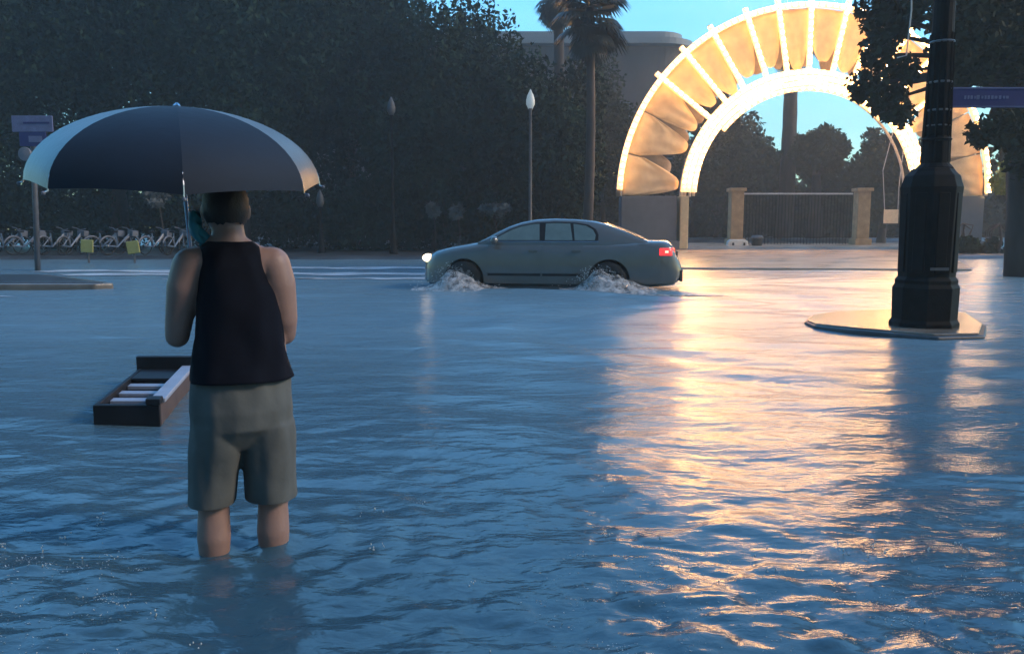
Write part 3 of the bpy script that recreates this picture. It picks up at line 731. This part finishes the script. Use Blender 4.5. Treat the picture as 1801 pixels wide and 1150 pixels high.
cutters = [cm.build('cut', M['blackp'], car, world=False)]
# cylinders only deep at the sides: two per axle would do the same; keep a solid tub by refilling
bq = bmesh.new(); bq.from_mesh(body.data); bmesh.ops.triangulate(bq, faces=bq.faces); bmesh.ops.remove_doubles(bq, verts=bq.verts, dist=1e-5); bmesh.ops.recalc_face_normals(bq, faces=bq.faces); bq.to_mesh(body.data); bq.free()
bpy.context.view_layer.update()
for c_ in cutters:
    md = body.modifiers.new('b','BOOLEAN'); md.operation = 'DIFFERENCE'; md.object = c_; md.solver = 'EXACT'
freeze(body)
for c_ in cutters: bpy.data.objects.remove(c_)
for p_ in body.data.polygons: p_.use_smooth = True
body.data.set_sharp_from_angle(angle=R(38)) if hasattr(body.data,'set_sharp_from_angle') else None
MB().box((0,0,.50), (4.2,1.15,.5)).build('underbody', M['blackp'], car, world=False)
# greenhouse
KS = .52
vs = []; fs = []; GK = None
for x,zr_ in zip(RXs,RVs):
    zb = 1.0; y0 = .835; ze = max(zr_-.045, zb+.005); y1 = y0-KS*(ze-zb)
    pin = interp([1.1,1.6,3.6,4.3],[.97,1,1,.93],x)
    sec = [(y0,zb-.06),(y0,zb),(y1,ze),(y1*.93,ze+(zr_-ze)*.6),(y1*.6,zr_-.004),(0,zr_)]
    full = [(-y*pin,z) for y,z in sec]+[(y*pin,z) for y,z in sec[:-1]][::-1]
    GK = len(full); vs += [(x-2.46,y,z) for y,z in full]
for i in range(len(RXs)-1):
    for j in range(GK-1): fs.append((i*GK+j,i*GK+j+1,(i+1)*GK+j+1,(i+1)*GK+j))
fs += [tuple(range(GK)), tuple(range((len(RXs)-1)*GK,len(RXs)*GK))[::-1]]
gh = MB().add(vs, fs).build('roof', M['paint'], car, smooth=True, world=False)
gh.data.set_sharp_from_angle(angle=R(40)) if hasattr(gh.data,'set_sharp_from_angle') else None
def sidepoly(pts, off, sgn):
    vs = [(x-2.46, sgn*(.835-KS*(z-1.0)+off), z) for x,z in pts]; return vs
def sidepanel(name, pts, m, off, parent):
    for sgn in (-1,1):
        mb = MB(); a_ = sidepoly(pts,off,sgn); b2 = sidepoly(pts,off-.03,sgn); n_ = len(pts)
        mb.add(a_+b2, [tuple(range(n_)), tuple(range(n_,2*n_))[::-1]]+[(i,(i+1)%n_,(i+1)%n_+n_,i+n_) for i in range(n_)])
        mb.build(name, m, parent, world=False)
sidepanel('window_surround', [(1.34,1.045),(1.52,1.155),(1.72,1.262),(1.92,1.335),(2.2,1.388),(2.6,1.405),(2.95,1.392),(3.2,1.350),(3.34,1.27),(3.40,1.16),(3.39,1.045)], M['blackp'], .004, car)
sidepanel('front_side_window', [(1.42,1.062),(1.58,1.160),(1.76,1.252),(1.94,1.316),(2.18,1.362),(2.28,1.366),(2.30,1.062)], M['carglass'], .009, car)
sidepanel('rear_side_window', [(2.40,1.062),(2.40,1.372),(2.6,1.380),(2.86,1.370),(2.92,1.062)], M['carglass'], .009, car)
sidepanel('quarter_window', [(2.96,1.062),(2.92,1.366),(3.16,1.330),(3.29,1.255),(3.345,1.16),(3.335,1.062)], M['carglass'], .009, car)
sidepanel('window_trim', [(1.32,1.030),(1.34,1.042),(3.40,1.046),(3.41,1.032)], M['chrome'], .013, car)
def topglass(name, xa, xb, off):
    xs = np.linspace(xa, xb, 8); vs = []
    for x in xs:
        zr_ = interp(RXs,RVs,x); ze = max(zr_-.045,1.005); y1 = (.835-KS*(ze-1))*.90
        for k in range(9):
            yy = -y1+2*y1*k/8; vs.append((x-2.46+off[0], yy, zr_+off[1]-.035*abs(yy/y1)**3))
    MB().add(vs, [(i*9+j,i*9+j+1,(i+1)*9+j+1,(i+1)*9+j) for i in range(7) for j in range(8)]).build(name, M['carglass'], car, smooth=True, world=False)
topglass('windscreen', 1.22, 1.86, (-.008,.014)); topglass('rear_window', 3.52, 4.22, (.01,.018))
# doors, handles, mirrors
for sgn in (-1,1):
    for xa, xb, hx in ((1.32,2.34,2.18),(2.36,3.12,3.00)):
        nxx, nzz = 8, 9; vs = []
        for i in range(nxx):
            x = xa+(xb-xa)*i/(nxx-1)
            for j in range(nzz):
                z = .30+(.965-.30)*j/(nzz-1); vs.append((x-2.46, sgn*(side_y(x,z)+.006), z))
        dr = MB().add(vs, [(i*nzz+j,i*nzz+j+1,(i+1)*nzz+j+1,(i+1)*nzz+j) for i in range(nxx-1) for j in range(nzz-1)]).build('door', M['paint'], car, smooth=True, world=False)
        sm = dr.modifiers.new('t','SOLIDIFY'); sm.thickness = .010; sm.offset = 0; freeze(dr); dr.data.set_sharp_from_angle(angle=R(30))
        MB().box((hx-2.46, sgn*(side_y(hx,.86)+.025), .86), (.17,.025,.028)).build('handle', M['paint'], dr, world=False)
        MB().box(((xa+xb)/2-2.46, sgn*(side_y(2,.42)+.016), .42), (xb-xa-.02,.016,.045)).build('rub_strip', M['blackp'], dr, world=False)
    mi = MB().ico((1.47-2.46, sgn*.99, 1.06), .11, 2, (.75,1,.75)).build('wing_mirror', M['paint'], car, smooth=True, world=False)
    MB().tube([(1.47-2.46, sgn*.80, 1.03),(1.47-2.46, sgn*.95, 1.04)], .025, 6).build('mirror_arm', M['blackp'], mi, world=False)
    # lamps following the body corners
    def patch(name, xs, z0, z1, m, off, zs=4):
        vs = []
        for x in xs:
            for j in range(zs): z = z0+(z1-z0)*j/(zs-1); vs.append((x-2.46, sgn*(side_y(x,z)+off), z))
        o = MB().add(vs, [(i*zs+j,i*zs+j+1,(i+1)*zs+j+1,(i+1)*zs+j) for i in range(len(xs)-1) for j in range(zs-1)]).build(name, m, car, world=False, smooth=True)
        k = o.modifiers.new('t','SOLIDIFY'); k.thickness = .012
        return o
    MB().ico((.10-2.46, sgn*.615, .715), .13, 2, (.9,.8,.62)).build('headlight', M['head'], car, smooth=True, world=False)
    patch('tail_lamp', [4.52,4.58,4.66,4.74,4.80], .79, .92, M['tail'], .010)
    patch('tail_lamp_core', [4.62,4.65,4.68], .835, .875, M['tailc'], .016)
    for wx_ in XW:
        wl = MB().lathe([(.20,-.10),(.315,-.11),(.335,-.08),(.335,.08),(.315,.11),(.20,.10)], (wx_-2.46, sgn*.80, .335), 28, axis='Y').build('wheel', M['rubber'], car, smooth=True, world=False)
        rm = MB().lathe([(.205,-.085),(.205,.085)], (wx_-2.46, sgn*.80, .335), 24, axis='Y')
        for k in range(7):
            an = R(360/7*k); rm.box((wx_-2.46+.12*math.cos(an), sgn*.885, .335+.12*math.sin(an)), (.2,.03,.045), ry=-an)
        rm.build('rim', M['rim'], wl, world=False)
MB().prism([(4.90-2.46,-.70,.30),(4.955-2.46,-.62,.30),(4.955-2.46,.62,.30),(4.90-2.46,.70,.30)], (0,0,.22)).build('rear_bumper', M['blackp'], car, world=False, bevel=.02)
MB().box((4.86-2.46,0,.78), (.02,.5,.14)).build('rear_plate', M['sign_white'], car, world=False)
MB().prism([(.03-2.46,-.42,.42),(-.01-2.46,0,.42),(.03-2.46,.42,.42)], (0,0,.16)).build('grille', M['blackp'], car, world=False)

# ------------------------------------------------------------------ splashes and foam
fm_ = bpy.data.materials.new('foam'); fm_.use_nodes = True
n = fm_.node_tree.nodes; l = fm_.node_tree.links; b = n['Principled BSDF']
b.inputs['Base Color'].default_value = (.62,.61,.60,1); b.inputs['Roughness'].default_value = .45
t = n.new('ShaderNodeTexCoord'); no = n.new('ShaderNodeTexNoise'); no.inputs['Scale'].default_value = 7; no.inputs['Detail'].default_value = 8; no.inputs['Roughness'].default_value = .7
l.new(t.outputs['Object'], no.inputs['Vector'])
rp = n.new('ShaderNodeValToRGB'); rp.color_ramp.elements[0].position = .40; rp.color_ramp.elements[1].position = .66
rp.color_ramp.elements[0].color = (.05,.05,.05,1); rp.color_ramp.elements[1].color = (.85,.85,.85,1)
l.new(no.outputs['Fac'], rp.inputs['Fac']); l.new(rp.outputs[0], b.inputs['Alpha'])
bp = n.new('ShaderNodeBump'); bp.inputs['Distance'].default_value = .05; l.new(no.outputs['Fac'], bp.inputs['Height']); l.new(bp.outputs[0], b.inputs['Normal'])
M['foam'] = fm_
drop = mat('droplet', (.42,.44,.43), .2, var=0); M['drop'] = drop
def splash(x0, x1, xp, hp, label, seed):
    o = thing('wheel_splash', CAR, label, 'splash', 'wheel splashes beside the car', rz=CROT)
    g = random.Random(seed); nu, nv = 46, 14
    for layer in range(2):
        vs = []
        for i in range(nu):
            k = i/(nu-1); x = x0+(x1-x0)*k
            hh_ = hp*(math.exp(-((x-xp)/(.30 if x < xp else (x1-xp)*.42))**2))+.05
            for j in range(nv):
                vv_ = j/(nv-1); yy = -.93-layer*.12-vv_*(.30+.35*k)
                nz = mn.noise(Vector((x*4, yy*5, seed+layer*3)))+.5*mn.noise(Vector((x*11, yy*11, seed)))
                z = .12+hh_*(1-.25*layer)*math.sin(math.pi*min(1,(1-vv_)*.62+.0))*(1+.35*nz)-.05*vv_
                vs.append((x-2.46, yy+.06*nz, z))
        MB().add(vs, [(i*nv+j,i*nv+j+1,(i+1)*nv+j+1,(i+1)*nv+j) for i in range(nu-1) for j in range(nv-1)]).build('spray_sheet', M['foam'], o, smooth=True, world=False)
    mb = MB()
    for i in range(220):
        x = g.gauss(xp+.15, .38); h_ = hp*math.exp(-((x-xp)/.5)**2)*g.uniform(.5,1.35)+g.uniform(0,.1)
        mb.ico((x-2.46, -.95-g.uniform(-.03,.5), .14+h_), g.uniform(.003,.008), 1, (1.8,1,1))
    d_ = mb.build('droplets', M['drop'], o, world=False); d_['kind'] = 'stuff'
splash(-.10, 1.85, .66, .33, 'grey white wave of water thrown up by the front wheel', 3)
splash(2.70, 5.0, 3.42, .34, 'grey white wave of water thrown up by the rear wheel', 8)
mb = MB(); g = random.Random(9)
c_, s_ = math.cos(CROT), math.sin(CROT)
for i in range(70):
    x = g.uniform(.4, 5.6)-2.46; y = -1.12-.10*(x+2.46)-abs(g.gauss(0,.10)); ln = g.uniform(.05,.32)
    wx_, wy_ = CAR.x+x*c_-y*s_, CAR.y+x*s_+y*c_
    vs = []; 
    for k in range(10):
        an = R(36*k); vs.append((wx_+math.cos(an)*ln*g.uniform(.7,1.1), wy_+math.sin(an)*.03*g.uniform(.4,1.4), .016))
    mb.prism(vs, (0,0,-.12))
tag(mb.build('foam', M['foam'], None), 'streaks of foam trailing along the side of the car', 'foam', kind='stuff')

# rain hitting the shallow water close by
mb = MB(); g = random.Random(21)
for i in range(260):
    if g.random() < .62:
        yy = g.uniform(1.35, 3.0); xx = g.uniform(.15, .66)*yy
    elif g.random() < .6:
        yy = g.uniform(1.35, 3.2); xx = g.uniform(-.66, -.5)*yy
    else:
        yy = g.uniform(1.35, 3.6); xx = g.uniform(-.55,.3)*yy
    if abs(xx+1.0) < .35 and yy > 2.6: continue
    r_ = g.uniform(.0010,.0030)*(yy/2)
    for k in range(g.randint(1,4)):
        mb.ico((xx+g.gauss(0,.012), yy+g.gauss(0,.012), g.uniform(.002,.028)), r_*g.uniform(.6,1.1), 1, (1,1,g.uniform(1,1.8)))
g2_ = np.random.default_rng(8); fx_ = []; fy_ = []; fs_ = []
for i in range(150):
    yy = g2_.uniform(1.35, 2.9); xx = g2_.uniform(.02, .66)*yy if i < 105 else g2_.uniform(-.66,-.46)*yy
    k = int(g2_.integers(6, 30)); sp_r = g2_.uniform(.02,.07)
    fx_.append(xx+g2_.normal(size=k)*sp_r); fy_.append(yy+g2_.normal(size=k)*sp_r*.6); fs_.append(g2_.uniform(.0012,.0042,k)*yy/2)
fx_, fy_, fs_ = map(np.concatenate, (fx_, fy_, fs_)); fz_ = wave(fx_, fy_)
for x_, y_, z_, q_ in zip(fx_, fy_, fz_, fs_):
    a_ = random.uniform(-.5,.5); mb.box((float(x_),float(y_),float(z_)+.001), (float(q_)*random.uniform(.8,2.6)*.62, float(q_)*.5, float(q_)*.16), rz=a_, ry=random.uniform(-.6,.6))
tag(mb.build('rain_splashes', M['drop'], None), 'small bright splashes of rain on the water in the foreground', 'rain splashes', kind='stuff')

# ------------------------------------------------------------------ the floating box
fl = Vector((-2.51,4.84,0)); fr_ = Vector((-2.10,4.86,0)); ax = Vector((-.235,1.0,0)).normalized(); wdv = Vector((1,0,0))
LN = 1.32; WD = .40
bx = thing('long_box', (fl.x+.2, 5.4, 0), 'long black open topped box with white cross slats floating beside the man', 'box')
def P(u_, v_, z): q = fl+wdv*(u_*WD)+ax*(v_*LN); return (q.x, q.y, z)
def slab(u0,u1,v0,v1,z0,z1,name,m,bev=.006):
    return MB().prism([P(u0,v0,z0),P(u1,v0,z0),P(u1,v1,z0),P(u0,v1,z0)], (0,0,z1-z0)).build(name, m, bx, bevel=bev)
slab(0,1,0,.035,-.03,.125,'front_panel',M['blackp'])
slab(0,.07,.036,1,-.03,.125,'side_wall',M['blackp'])
slab(.93,1.0,.036,1,-.03,.120,'side_wall',M['brownp'])  # orange-brown reflection put into this wall's colour
slab(.82,1.05,.07,1.0,.122,.150,'top_rail',M['whitebar'])
slab(.80,1.02,-.01,.07,.126,.165,'corner_block',M['blackp'])
slab(-.04,1.04,1.001,1.05,-.03,.215,'end_panel',M['blackp'])
slab(.071,.929,.036,1,-.02,.005,'floor',M['brownp'])
slab(.071,.80,.70,1.0,.09,.122,'lid',M['blackp'])
for v_ in (.055,.22,.40,.60):
    slab(.074,.80,v_,v_+.075,.065,.092,'slat',M['whitebar'],.004)

# ------------------------------------------------------------------ the man
MY = 3.0
P0 = onw(425, 955); E2 = Vector((P0.x, P0.y, 0)).normalized(); E1 = Vector((E2.y, -E2.x, 0))
def m(px, py, dy=0.0):
    d = ray(px, py); o_ = Vector((0,0,CH)); t_ = (P0-o_).dot(E2)/d.dot(E2); q = o_+d*t_
    return Vector(((q-P0).dot(E1), dy, q.z+.34))
def mw(p): return Vector((P0.x,P0.y,-.34))+E1*p.x+E2*p.y+Vector((0,0,p.z))
def capsule(mb, a, b_, ra, rb, n=20):
    a = Vector(a); b_ = Vector(b_); d = (b_-a); L_ = d.length; t_ = d/L_
    pts = []; rad = []
    for k in range(5):
        an = R(90-90*k/4.0); pts.append(a-t_*ra*math.sin(an)); rad.append(max(ra*math.cos(an),.002))
    for k in range(5):
        an = R(90*k/4.0); pts.append(b_+t_*rb*math.sin(an)); rad.append(max(rb*math.cos(an),.002))
    mb.tube(pts, rad, n)
def chain(mb, pts):
    for (p,r_),(q,r2) in zip(pts, pts[1:]): capsule(mb, p, q, r_, r2)
def remesh(mb, name, mt, parent, vox=.008, sm=6, disp=0):
    o = mb.build(name, mt, parent, world=False)
    r_ = o.modifiers.new('r','REMESH'); r_.mode = 'VOXEL'; r_.voxel_size = vox; r_.use_smooth_shade = True
    s_ = o.modifiers.new('s','SMOOTH'); s_.factor = .5; s_.iterations = sm
    freeze(o); o.data.materials.clear(); o.data.materials.append(mt)
    for p_ in o.data.polygons: p_.use_smooth = True
    return o
man = thing('person', (P0.x, P0.y, -.34), 'person seen from behind in black tank top and grey shorts standing in the water', 'person', rz=math.atan2(-E2.x, E2.y))
bm_ = MB()
pel = m(426,690); 
# torso
bm_.ico(m(426,690), 1, 3, (.165,.115,.12)); bm_.ico(m(426,620), 1, 3, (.158,.108,.15)); bm_.ico(m(420,540), 1, 3, (.145,.108,.16)); bm_.ico(m(410,478), 1, 3, (.128,.095,.090))
capsule(bm_, m(350,462), m(478,462), .058, .058)         # shoulder girdle
chain(bm_, [(m(385,440),.055),(m(403,425),.060),(m(400,395,.02),.055)])     # neck
chain(bm_, [(m(356,458),.040),(m(385,438),.045)]); chain(bm_, [(m(466,458),.040),(m(425,438),.045)])
# head
hd = m(397,366,.03)
bm_.ico(hd, 1, 3, (.074,.094,.108)); bm_.ico(hd+Vector((0,.035,-.055)), 1, 3, (.058,.062,.062))
bm_.ico(hd+Vector((0,.112,-.015)), .017, 2, (.8,1,1.3)); bm_.ico(hd+Vector((0,.095,-.062)), .022, 2, (1.2,.6,.5))
for sx in (-1,1):
    bm_.ico(hd+Vector((sx*.078,.005,-.012)), .028, 2, (.35,.6,1.1)); bm_.ico(hd+Vector((sx*.030,.088,.012)), .013, 2)
# arms: left (image left) holds the shaft, right bends forward
def hand(mb, wrist, fwd, up, side, shaft=None):
    """palm plus five fingers curling around an axis along up"""
    fwd, up, side = Vector(fwd).normalized(), Vector(up).normalized(), Vector(side).normalized()
    pc_ = Vector(wrist)+fwd*.045
    mb.ico(pc_, 1, 2, (.030,.040,.040))
    for k, (ln, r_) in enumerate(((.072,.0088),(.080,.0092),(.075,.0088),(.060,.0078))):
        b0 = pc_+fwd*.030+up*(.027-.018*k)
        p1 = b0+fwd*ln*.40+side*.004; p2 = p1+(fwd*.35+side*.94)*ln*.34; p3 = p2+(side*.5-fwd*.86)*ln*.30
        chain(mb, [(b0,r_*1.1),(p1,r_),(p2,r_*.92),(p3,r_*.82)])
    b0 = pc_+up*.030+fwd*.0; chain(mb, [(b0,.012),(b0+up*.020+fwd*.022+side*.012,.0105),(b0+up*.018+fwd*.042+side*.034,.009)])
grip = m(333, 500, .34)
chain(bm_, [(m(335,466),.062),(m(325,505),.062),(m(315,560,.02),.049),(m(311,592,.03),.043)])
lw = grip+Vector((-.035,-.075,0))
chain(bm_, [(m(311,592,.03),.043),(m(310,572,.12),.047),(lw,.030)])
hand(bm_, lw, (.35,.9,.05), (-.06,.05,1), (1,-.15,0))
chain(bm_, [(m(480,464),.062),(m(490,500),.062),(m(499,560,.02),.052),(m(500,588,.05),.047)])
rw = m(470,560,.33); chain(bm_, [(m(500,588,.05),.047),(m(498,582,.14),.043),(rw,.029)])
hand(bm_, rw, (-.5,.85,.1), (0,.1,1), (-1,-.3,0))
# legs and feet (the feet are under water)
def leg(hipx, kneex, ankx):
    chain(bm_, [(m(hipx,730),.092),(m(hipx*.5+kneex*.5,810),.078),(m(kneex,880,-.005),.056)])
    kn = m(kneex,885,-.008); an_ = Vector((m(ankx,955).x, 0, .07)); cf = Vector((m(kneex,925).x, -.02, .385))
    chain(bm_, [(kn,.055),(cf,.060),(an_.lerp(cf,.35),.044),(an_,.034),(an_+Vector((0,-.02,-.045)),.032)])
    chain(bm_, [(an_+Vector((0,-.02,-.05)),.030),(an_+Vector((0,.10,-.045)),.030),(an_+Vector((0,.19,-.055)),.022)])
    for k in range(5): chain(bm_, [(an_+Vector((-.03+.015*k,.19,-.058)),.011),(an_+Vector((-.034+.017*k,.225-.006*abs(k-1),-.060)),.009)])
leg(385,376,374); leg(466,480,482)
bodyo = remesh(bm_, 'body', M['skin'], man, .0062, 5)
# hair cap
hb = MB(); hb.ico(hd+Vector((0,-.004,.006)), 1, 4, (.081,.099,.113))
hr = hb.build('hair', M['hair'], man, smooth=True, world=False)
bm2 = bmesh.new(); bm2.from_mesh(hr.data)
loc = hd
for v_ in bm2.verts:
    v_.co += v_.normal*(.003*mn.noise(v_.co*60))
kill = [v_ for v_ in bm2.verts if (v_.co.z-loc.z) < -.062 or ((v_.co.y-loc.y) > .045 and (v_.co.z-loc.z) < .05)]
bmesh.ops.delete(bm2, geom=kill, context='VERTS'); bm2.to_mesh(hr.data); bm2.free()
# tank top: lofted rings
def ring_loft(rings, name, mt, parent, n=64, amp=.006, fr=9, solid=.004, seed=1, vamp=.0):
    """rings: (pxl, pxr, py, depth, dyc)"""
    vs = []; fs = []; sub = []
    for a_, b2 in zip(rings, rings[1:]):
        for k in range(6): sub.append(tuple(a_[i]+(b2[i]-a_[i])*k/6 for i in range(5)))
    sub.append(rings[-1])
    for (pl,pr,py_,dp,dyc) in sub:
        c_ = m((pl+pr)/2, py_, dyc); hw = (m(pr,py_).x-m(pl,py_).x)/2
        for j in range(n):
            an = 2*math.pi*j/n; ca, sa = math.cos(an), math.sin(an); e = .8
            x = c_.x+hw*math.copysign(abs(ca)**e, ca); y = c_.y+dp*math.copysign(abs(sa)**e, sa); z = c_.z
            nz = mn.noise(Vector((x*fr, y*fr, z*fr*.55+seed)))+.5*mn.noise(Vector((x*fr*2.4, y*fr*2.4, z*fr*1.0+seed)))
            vs.append((x+ca*amp*nz, y+sa*amp*nz, z+vamp*nz))
    for i in range(len(sub)-1):
        for j in range(n): fs.append((i*n+j,i*n+(j+1)%n,(i+1)*n+(j+1)%n,(i+1)*n+j))
    o = MB().add(vs, fs).build(name, mt, parent, smooth=True, world=False)
    s_ = o.modifiers.new('t','SOLIDIFY'); s_.thickness = solid; return o
tank = ring_loft([(334,517,664,.146,0),(339,512,640,.136,0),(343,504,590,.128,0),(342,499,550,.126,0),(341,488,520,.122,0),(344,475,495,.124,0),(347,466,470,.120,0),(350,460,448,.104,0),(353,456,434,.085,0),(366,446,424,.066,.0)], 'tank_top', M['tank'], man, amp=.014, fr=8, vamp=.003)
# shorts
sb = MB()
def ring_tube(rings, n=48):
    vs = []; fs = []; sub = []
    for a_, b2 in zip(rings, rings[1:]):
        for k in range(5): sub.append(tuple(a_[i]+(b2[i]-a_[i])*k/5 for i in range(5)))
    sub.append(rings[-1])
    for (pl,pr,py_,dp,dyc) in sub:
        c_ = m((pl+pr)/2, py_, dyc); hw = (m(pr,py_).x-m(pl,py_).x)/2
        for j in range(n):
            an = 2*math.pi*j/n; vs.append((c_.x+hw*math.cos(an), c_.y+dp*math.sin(an), c_.z))
    for i in range(len(sub)-1):
        for j in range(n): fs.append((i*n+j,i*n+(j+1)%n,(i+1)*n+(j+1)%n,(i+1)*n+j))
    fs += [tuple(range(n)), tuple(range((len(sub)-1)*n,len(sub)*n))[::-1]]
    sb.add(vs, fs)
ring_tube([(342,512,640,.118,0),(339,515,675,.13,0),(336,518,715,.142,-.008),(337,517,745,.140,-.005),(356,500,782,.085,0)])
ring_tube([(336,432,740,.125,0),(331,430,790,.122,0),(330,421,830,.115,0),(331,412,895,.110,0)])
ring_tube([(424,518,740,.125,0),(424,522,790,.122,0),(427,525,830,.115,0),(431,528,895,.110,0)])
sho = remesh(sb, 'shorts', M['shorts'], man, .0065, 5)
bm2 = bmesh.new(); bm2.from_mesh(sho.data); 
def wp(px, py): return m(px,py)
hz = wp(400,878).z
for v_ in bm2.verts:
    x, y, z = v_.co
    nz = mn.noise(Vector((x*8,y*7,z*2.5)))+.5*mn.noise(Vector((x*20,y*18,z*6+4)))
    v_.co += v_.normal*(.013*nz)
bmesh.ops.bisect_plane(bm2, geom=bm2.verts[:]+bm2.edges[:]+bm2.faces[:], plane_co=(0,0,hz), plane_no=(0.0,0,-1), clear_outer=True)
bmesh.ops.bisect_plane(bm2, geom=bm2.verts[:]+bm2.edges[:]+bm2.faces[:], plane_co=(0,0,wp(400,648).z), plane_no=(0,0,1), clear_outer=True)
bm2.to_mesh(sho.data); bm2.free()
for p_ in sho.data.polygons: p_.use_smooth = True
sm = sho.modifiers.new('t','SOLIDIFY'); sm.thickness = .004
# teal cloth on the shoulder
tv = []; tf = []
prof_t = [(341,373,340,373),(346,385,341,385),(352,398,340,398),(358,410,343,410),(366,424,349,424),(368,436,352,436)]
tb_ = MB()
N_ = 7
for i, (xr, y_, xl, _) in enumerate(prof_t):
    for j in range(N_):
        k = j/(N_-1); tv.append(tuple(mw(m(xl+(xr-xl)*k, y_, .02+.012*math.sin(k*9+i)))))
for i in range(len(prof_t)-1):
    for j in range(N_-1): q = i*N_+j; tf.append((q,q+1,q+N_+1,q+N_))
tc_ = tb_.add(tv, tf).build('teal_bag', M['teal'], None, smooth=True)
s_ = tc_.modifiers.new('t','SOLIDIFY'); s_.thickness = .02
tag(tc_, 'small bright teal bag perched on the left shoulder of the person', 'bag')

# ------------------------------------------------------------------ umbrella
UC = at(318, 322, 2.95); UR = 240/485.0; UH = .262
um = thing('umbrella', UC, 'large domed umbrella with navy back panels and pale side panels held over the person', 'umbrella')
um.rotation_euler = (R(6.5), R(2.3), 0)
def dome(az, k):       # k 0 apex ..1 rim
    r_ = UR*math.sin(k*R(88))**1.0/math.sin(R(88)); z = UH*(math.cos(k*R(84))-math.cos(R(84)))/(1-math.cos(R(84)))
    return Vector((r_*math.cos(az), r_*math.sin(az), z))
NP = 8; ph = math.atan2(-UC.y, -UC.x)+R(1)
for i in range(NP):
    AZ = [0,50,96,138,180,222,264,310,360]; a0_ = ph+R(AZ[i]); a1_ = ph+R(AZ[i+1]); vs = []; nu, nv = 13, 16
    for a_ in range(nu):
        s_ = a_/(nu-1); az = a0_+(a1_-a0_)*s_
        for j in range(nv):
            k = j/(nv-1); sag = 4*s_*(1-s_)
            p_ = dome(az, k*(1-.045*sag*k)); q = Vector((p_.x,p_.y,0)); p_ = p_ - q*(.055*sag*k) - Vector((0,0,.010*sag*k))
            vs.append(tuple(p_))
    fs = [(a_*nv+j,a_*nv+j+1,(a_+1)*nv+j+1,(a_+1)*nv+j) for a_ in range(nu-1) for j in range(nv-1)]
    mid = abs(((a0_+a1_)/2-ph+math.pi) % (2*math.pi)-math.pi)
    dark = mid < R(47)
    MB().add(vs, fs).build('navy_panel' if dark else 'pale_panel', M['navy'] if dark else M['silver'], um, smooth=True, world=False)
    MB().tube([dome(a0_, j/12)-Vector((0,0,.006)) for j in range(13)]+[dome(a0_,1)+Vector((math.cos(a0_)*.012, math.sin(a0_)*.012,-.010))], .0028, 5).build('rib', M['chrome'], um, world=False)
    MB().ico(dome(a0_,1)+Vector((math.cos(a0_)*.014, math.sin(a0_)*.014,-.012)), .007, 1).build('rib_tip', M['sign_white'], um, world=False)
    MB().tube([dome(a0_,.55)-Vector((0,0,.008)), (0,0,.02)], .0025, 4).build('stretcher', M['chrome'], um, world=False)
MB().lathe([(.012,UH-.012),(.014,UH+.002),(.008,UH+.008),(.003,UH+.012)], (0,0,0), 8).build('ferrule', M['chrome'], um, world=False)
bpy.context.view_layer.update()
mi_ = um.matrix_world.inverted(); gw = mw(grip); gl = mi_@gw; g2 = mi_@(gw+(gw-UC)*.16)
MB().tube([(0,0,UH-.02), tuple(gl)], .008, 8).build('shaft', M['chrome'], um, world=False, smooth=True)
MB().tube([tuple(gl.lerp(Vector((0,0,UH)),.06)), tuple(gl), tuple(g2)], .015, 10).build('handle', M['blackp'], um, world=False, smooth=True)

# ------------------------------------------------------------------ haze (rain filled air)
HAZE = 0.0021
hm = bpy.data.materials.new('rainy_air'); hm.use_nodes = True; hm.node_tree.nodes.clear()
ho = hm.node_tree.nodes.new('ShaderNodeOutputMaterial'); hv = hm.node_tree.nodes.new('ShaderNodeVolumePrincipled')
hv.inputs['Color'].default_value = (.82,.87,.84,1); hv.inputs['Density'].default_value = HAZE; hv.inputs['Anisotropy'].default_value = .35
hm.node_tree.links.new(hv.outputs[0], ho.inputs['Volume'])
hz_ = MB().box((0,55,14.0), (380,350,31.0)).build('haze', hm); tag(hz_, 'pale rainy air over the flooded street', 'haze', kind='stuff')
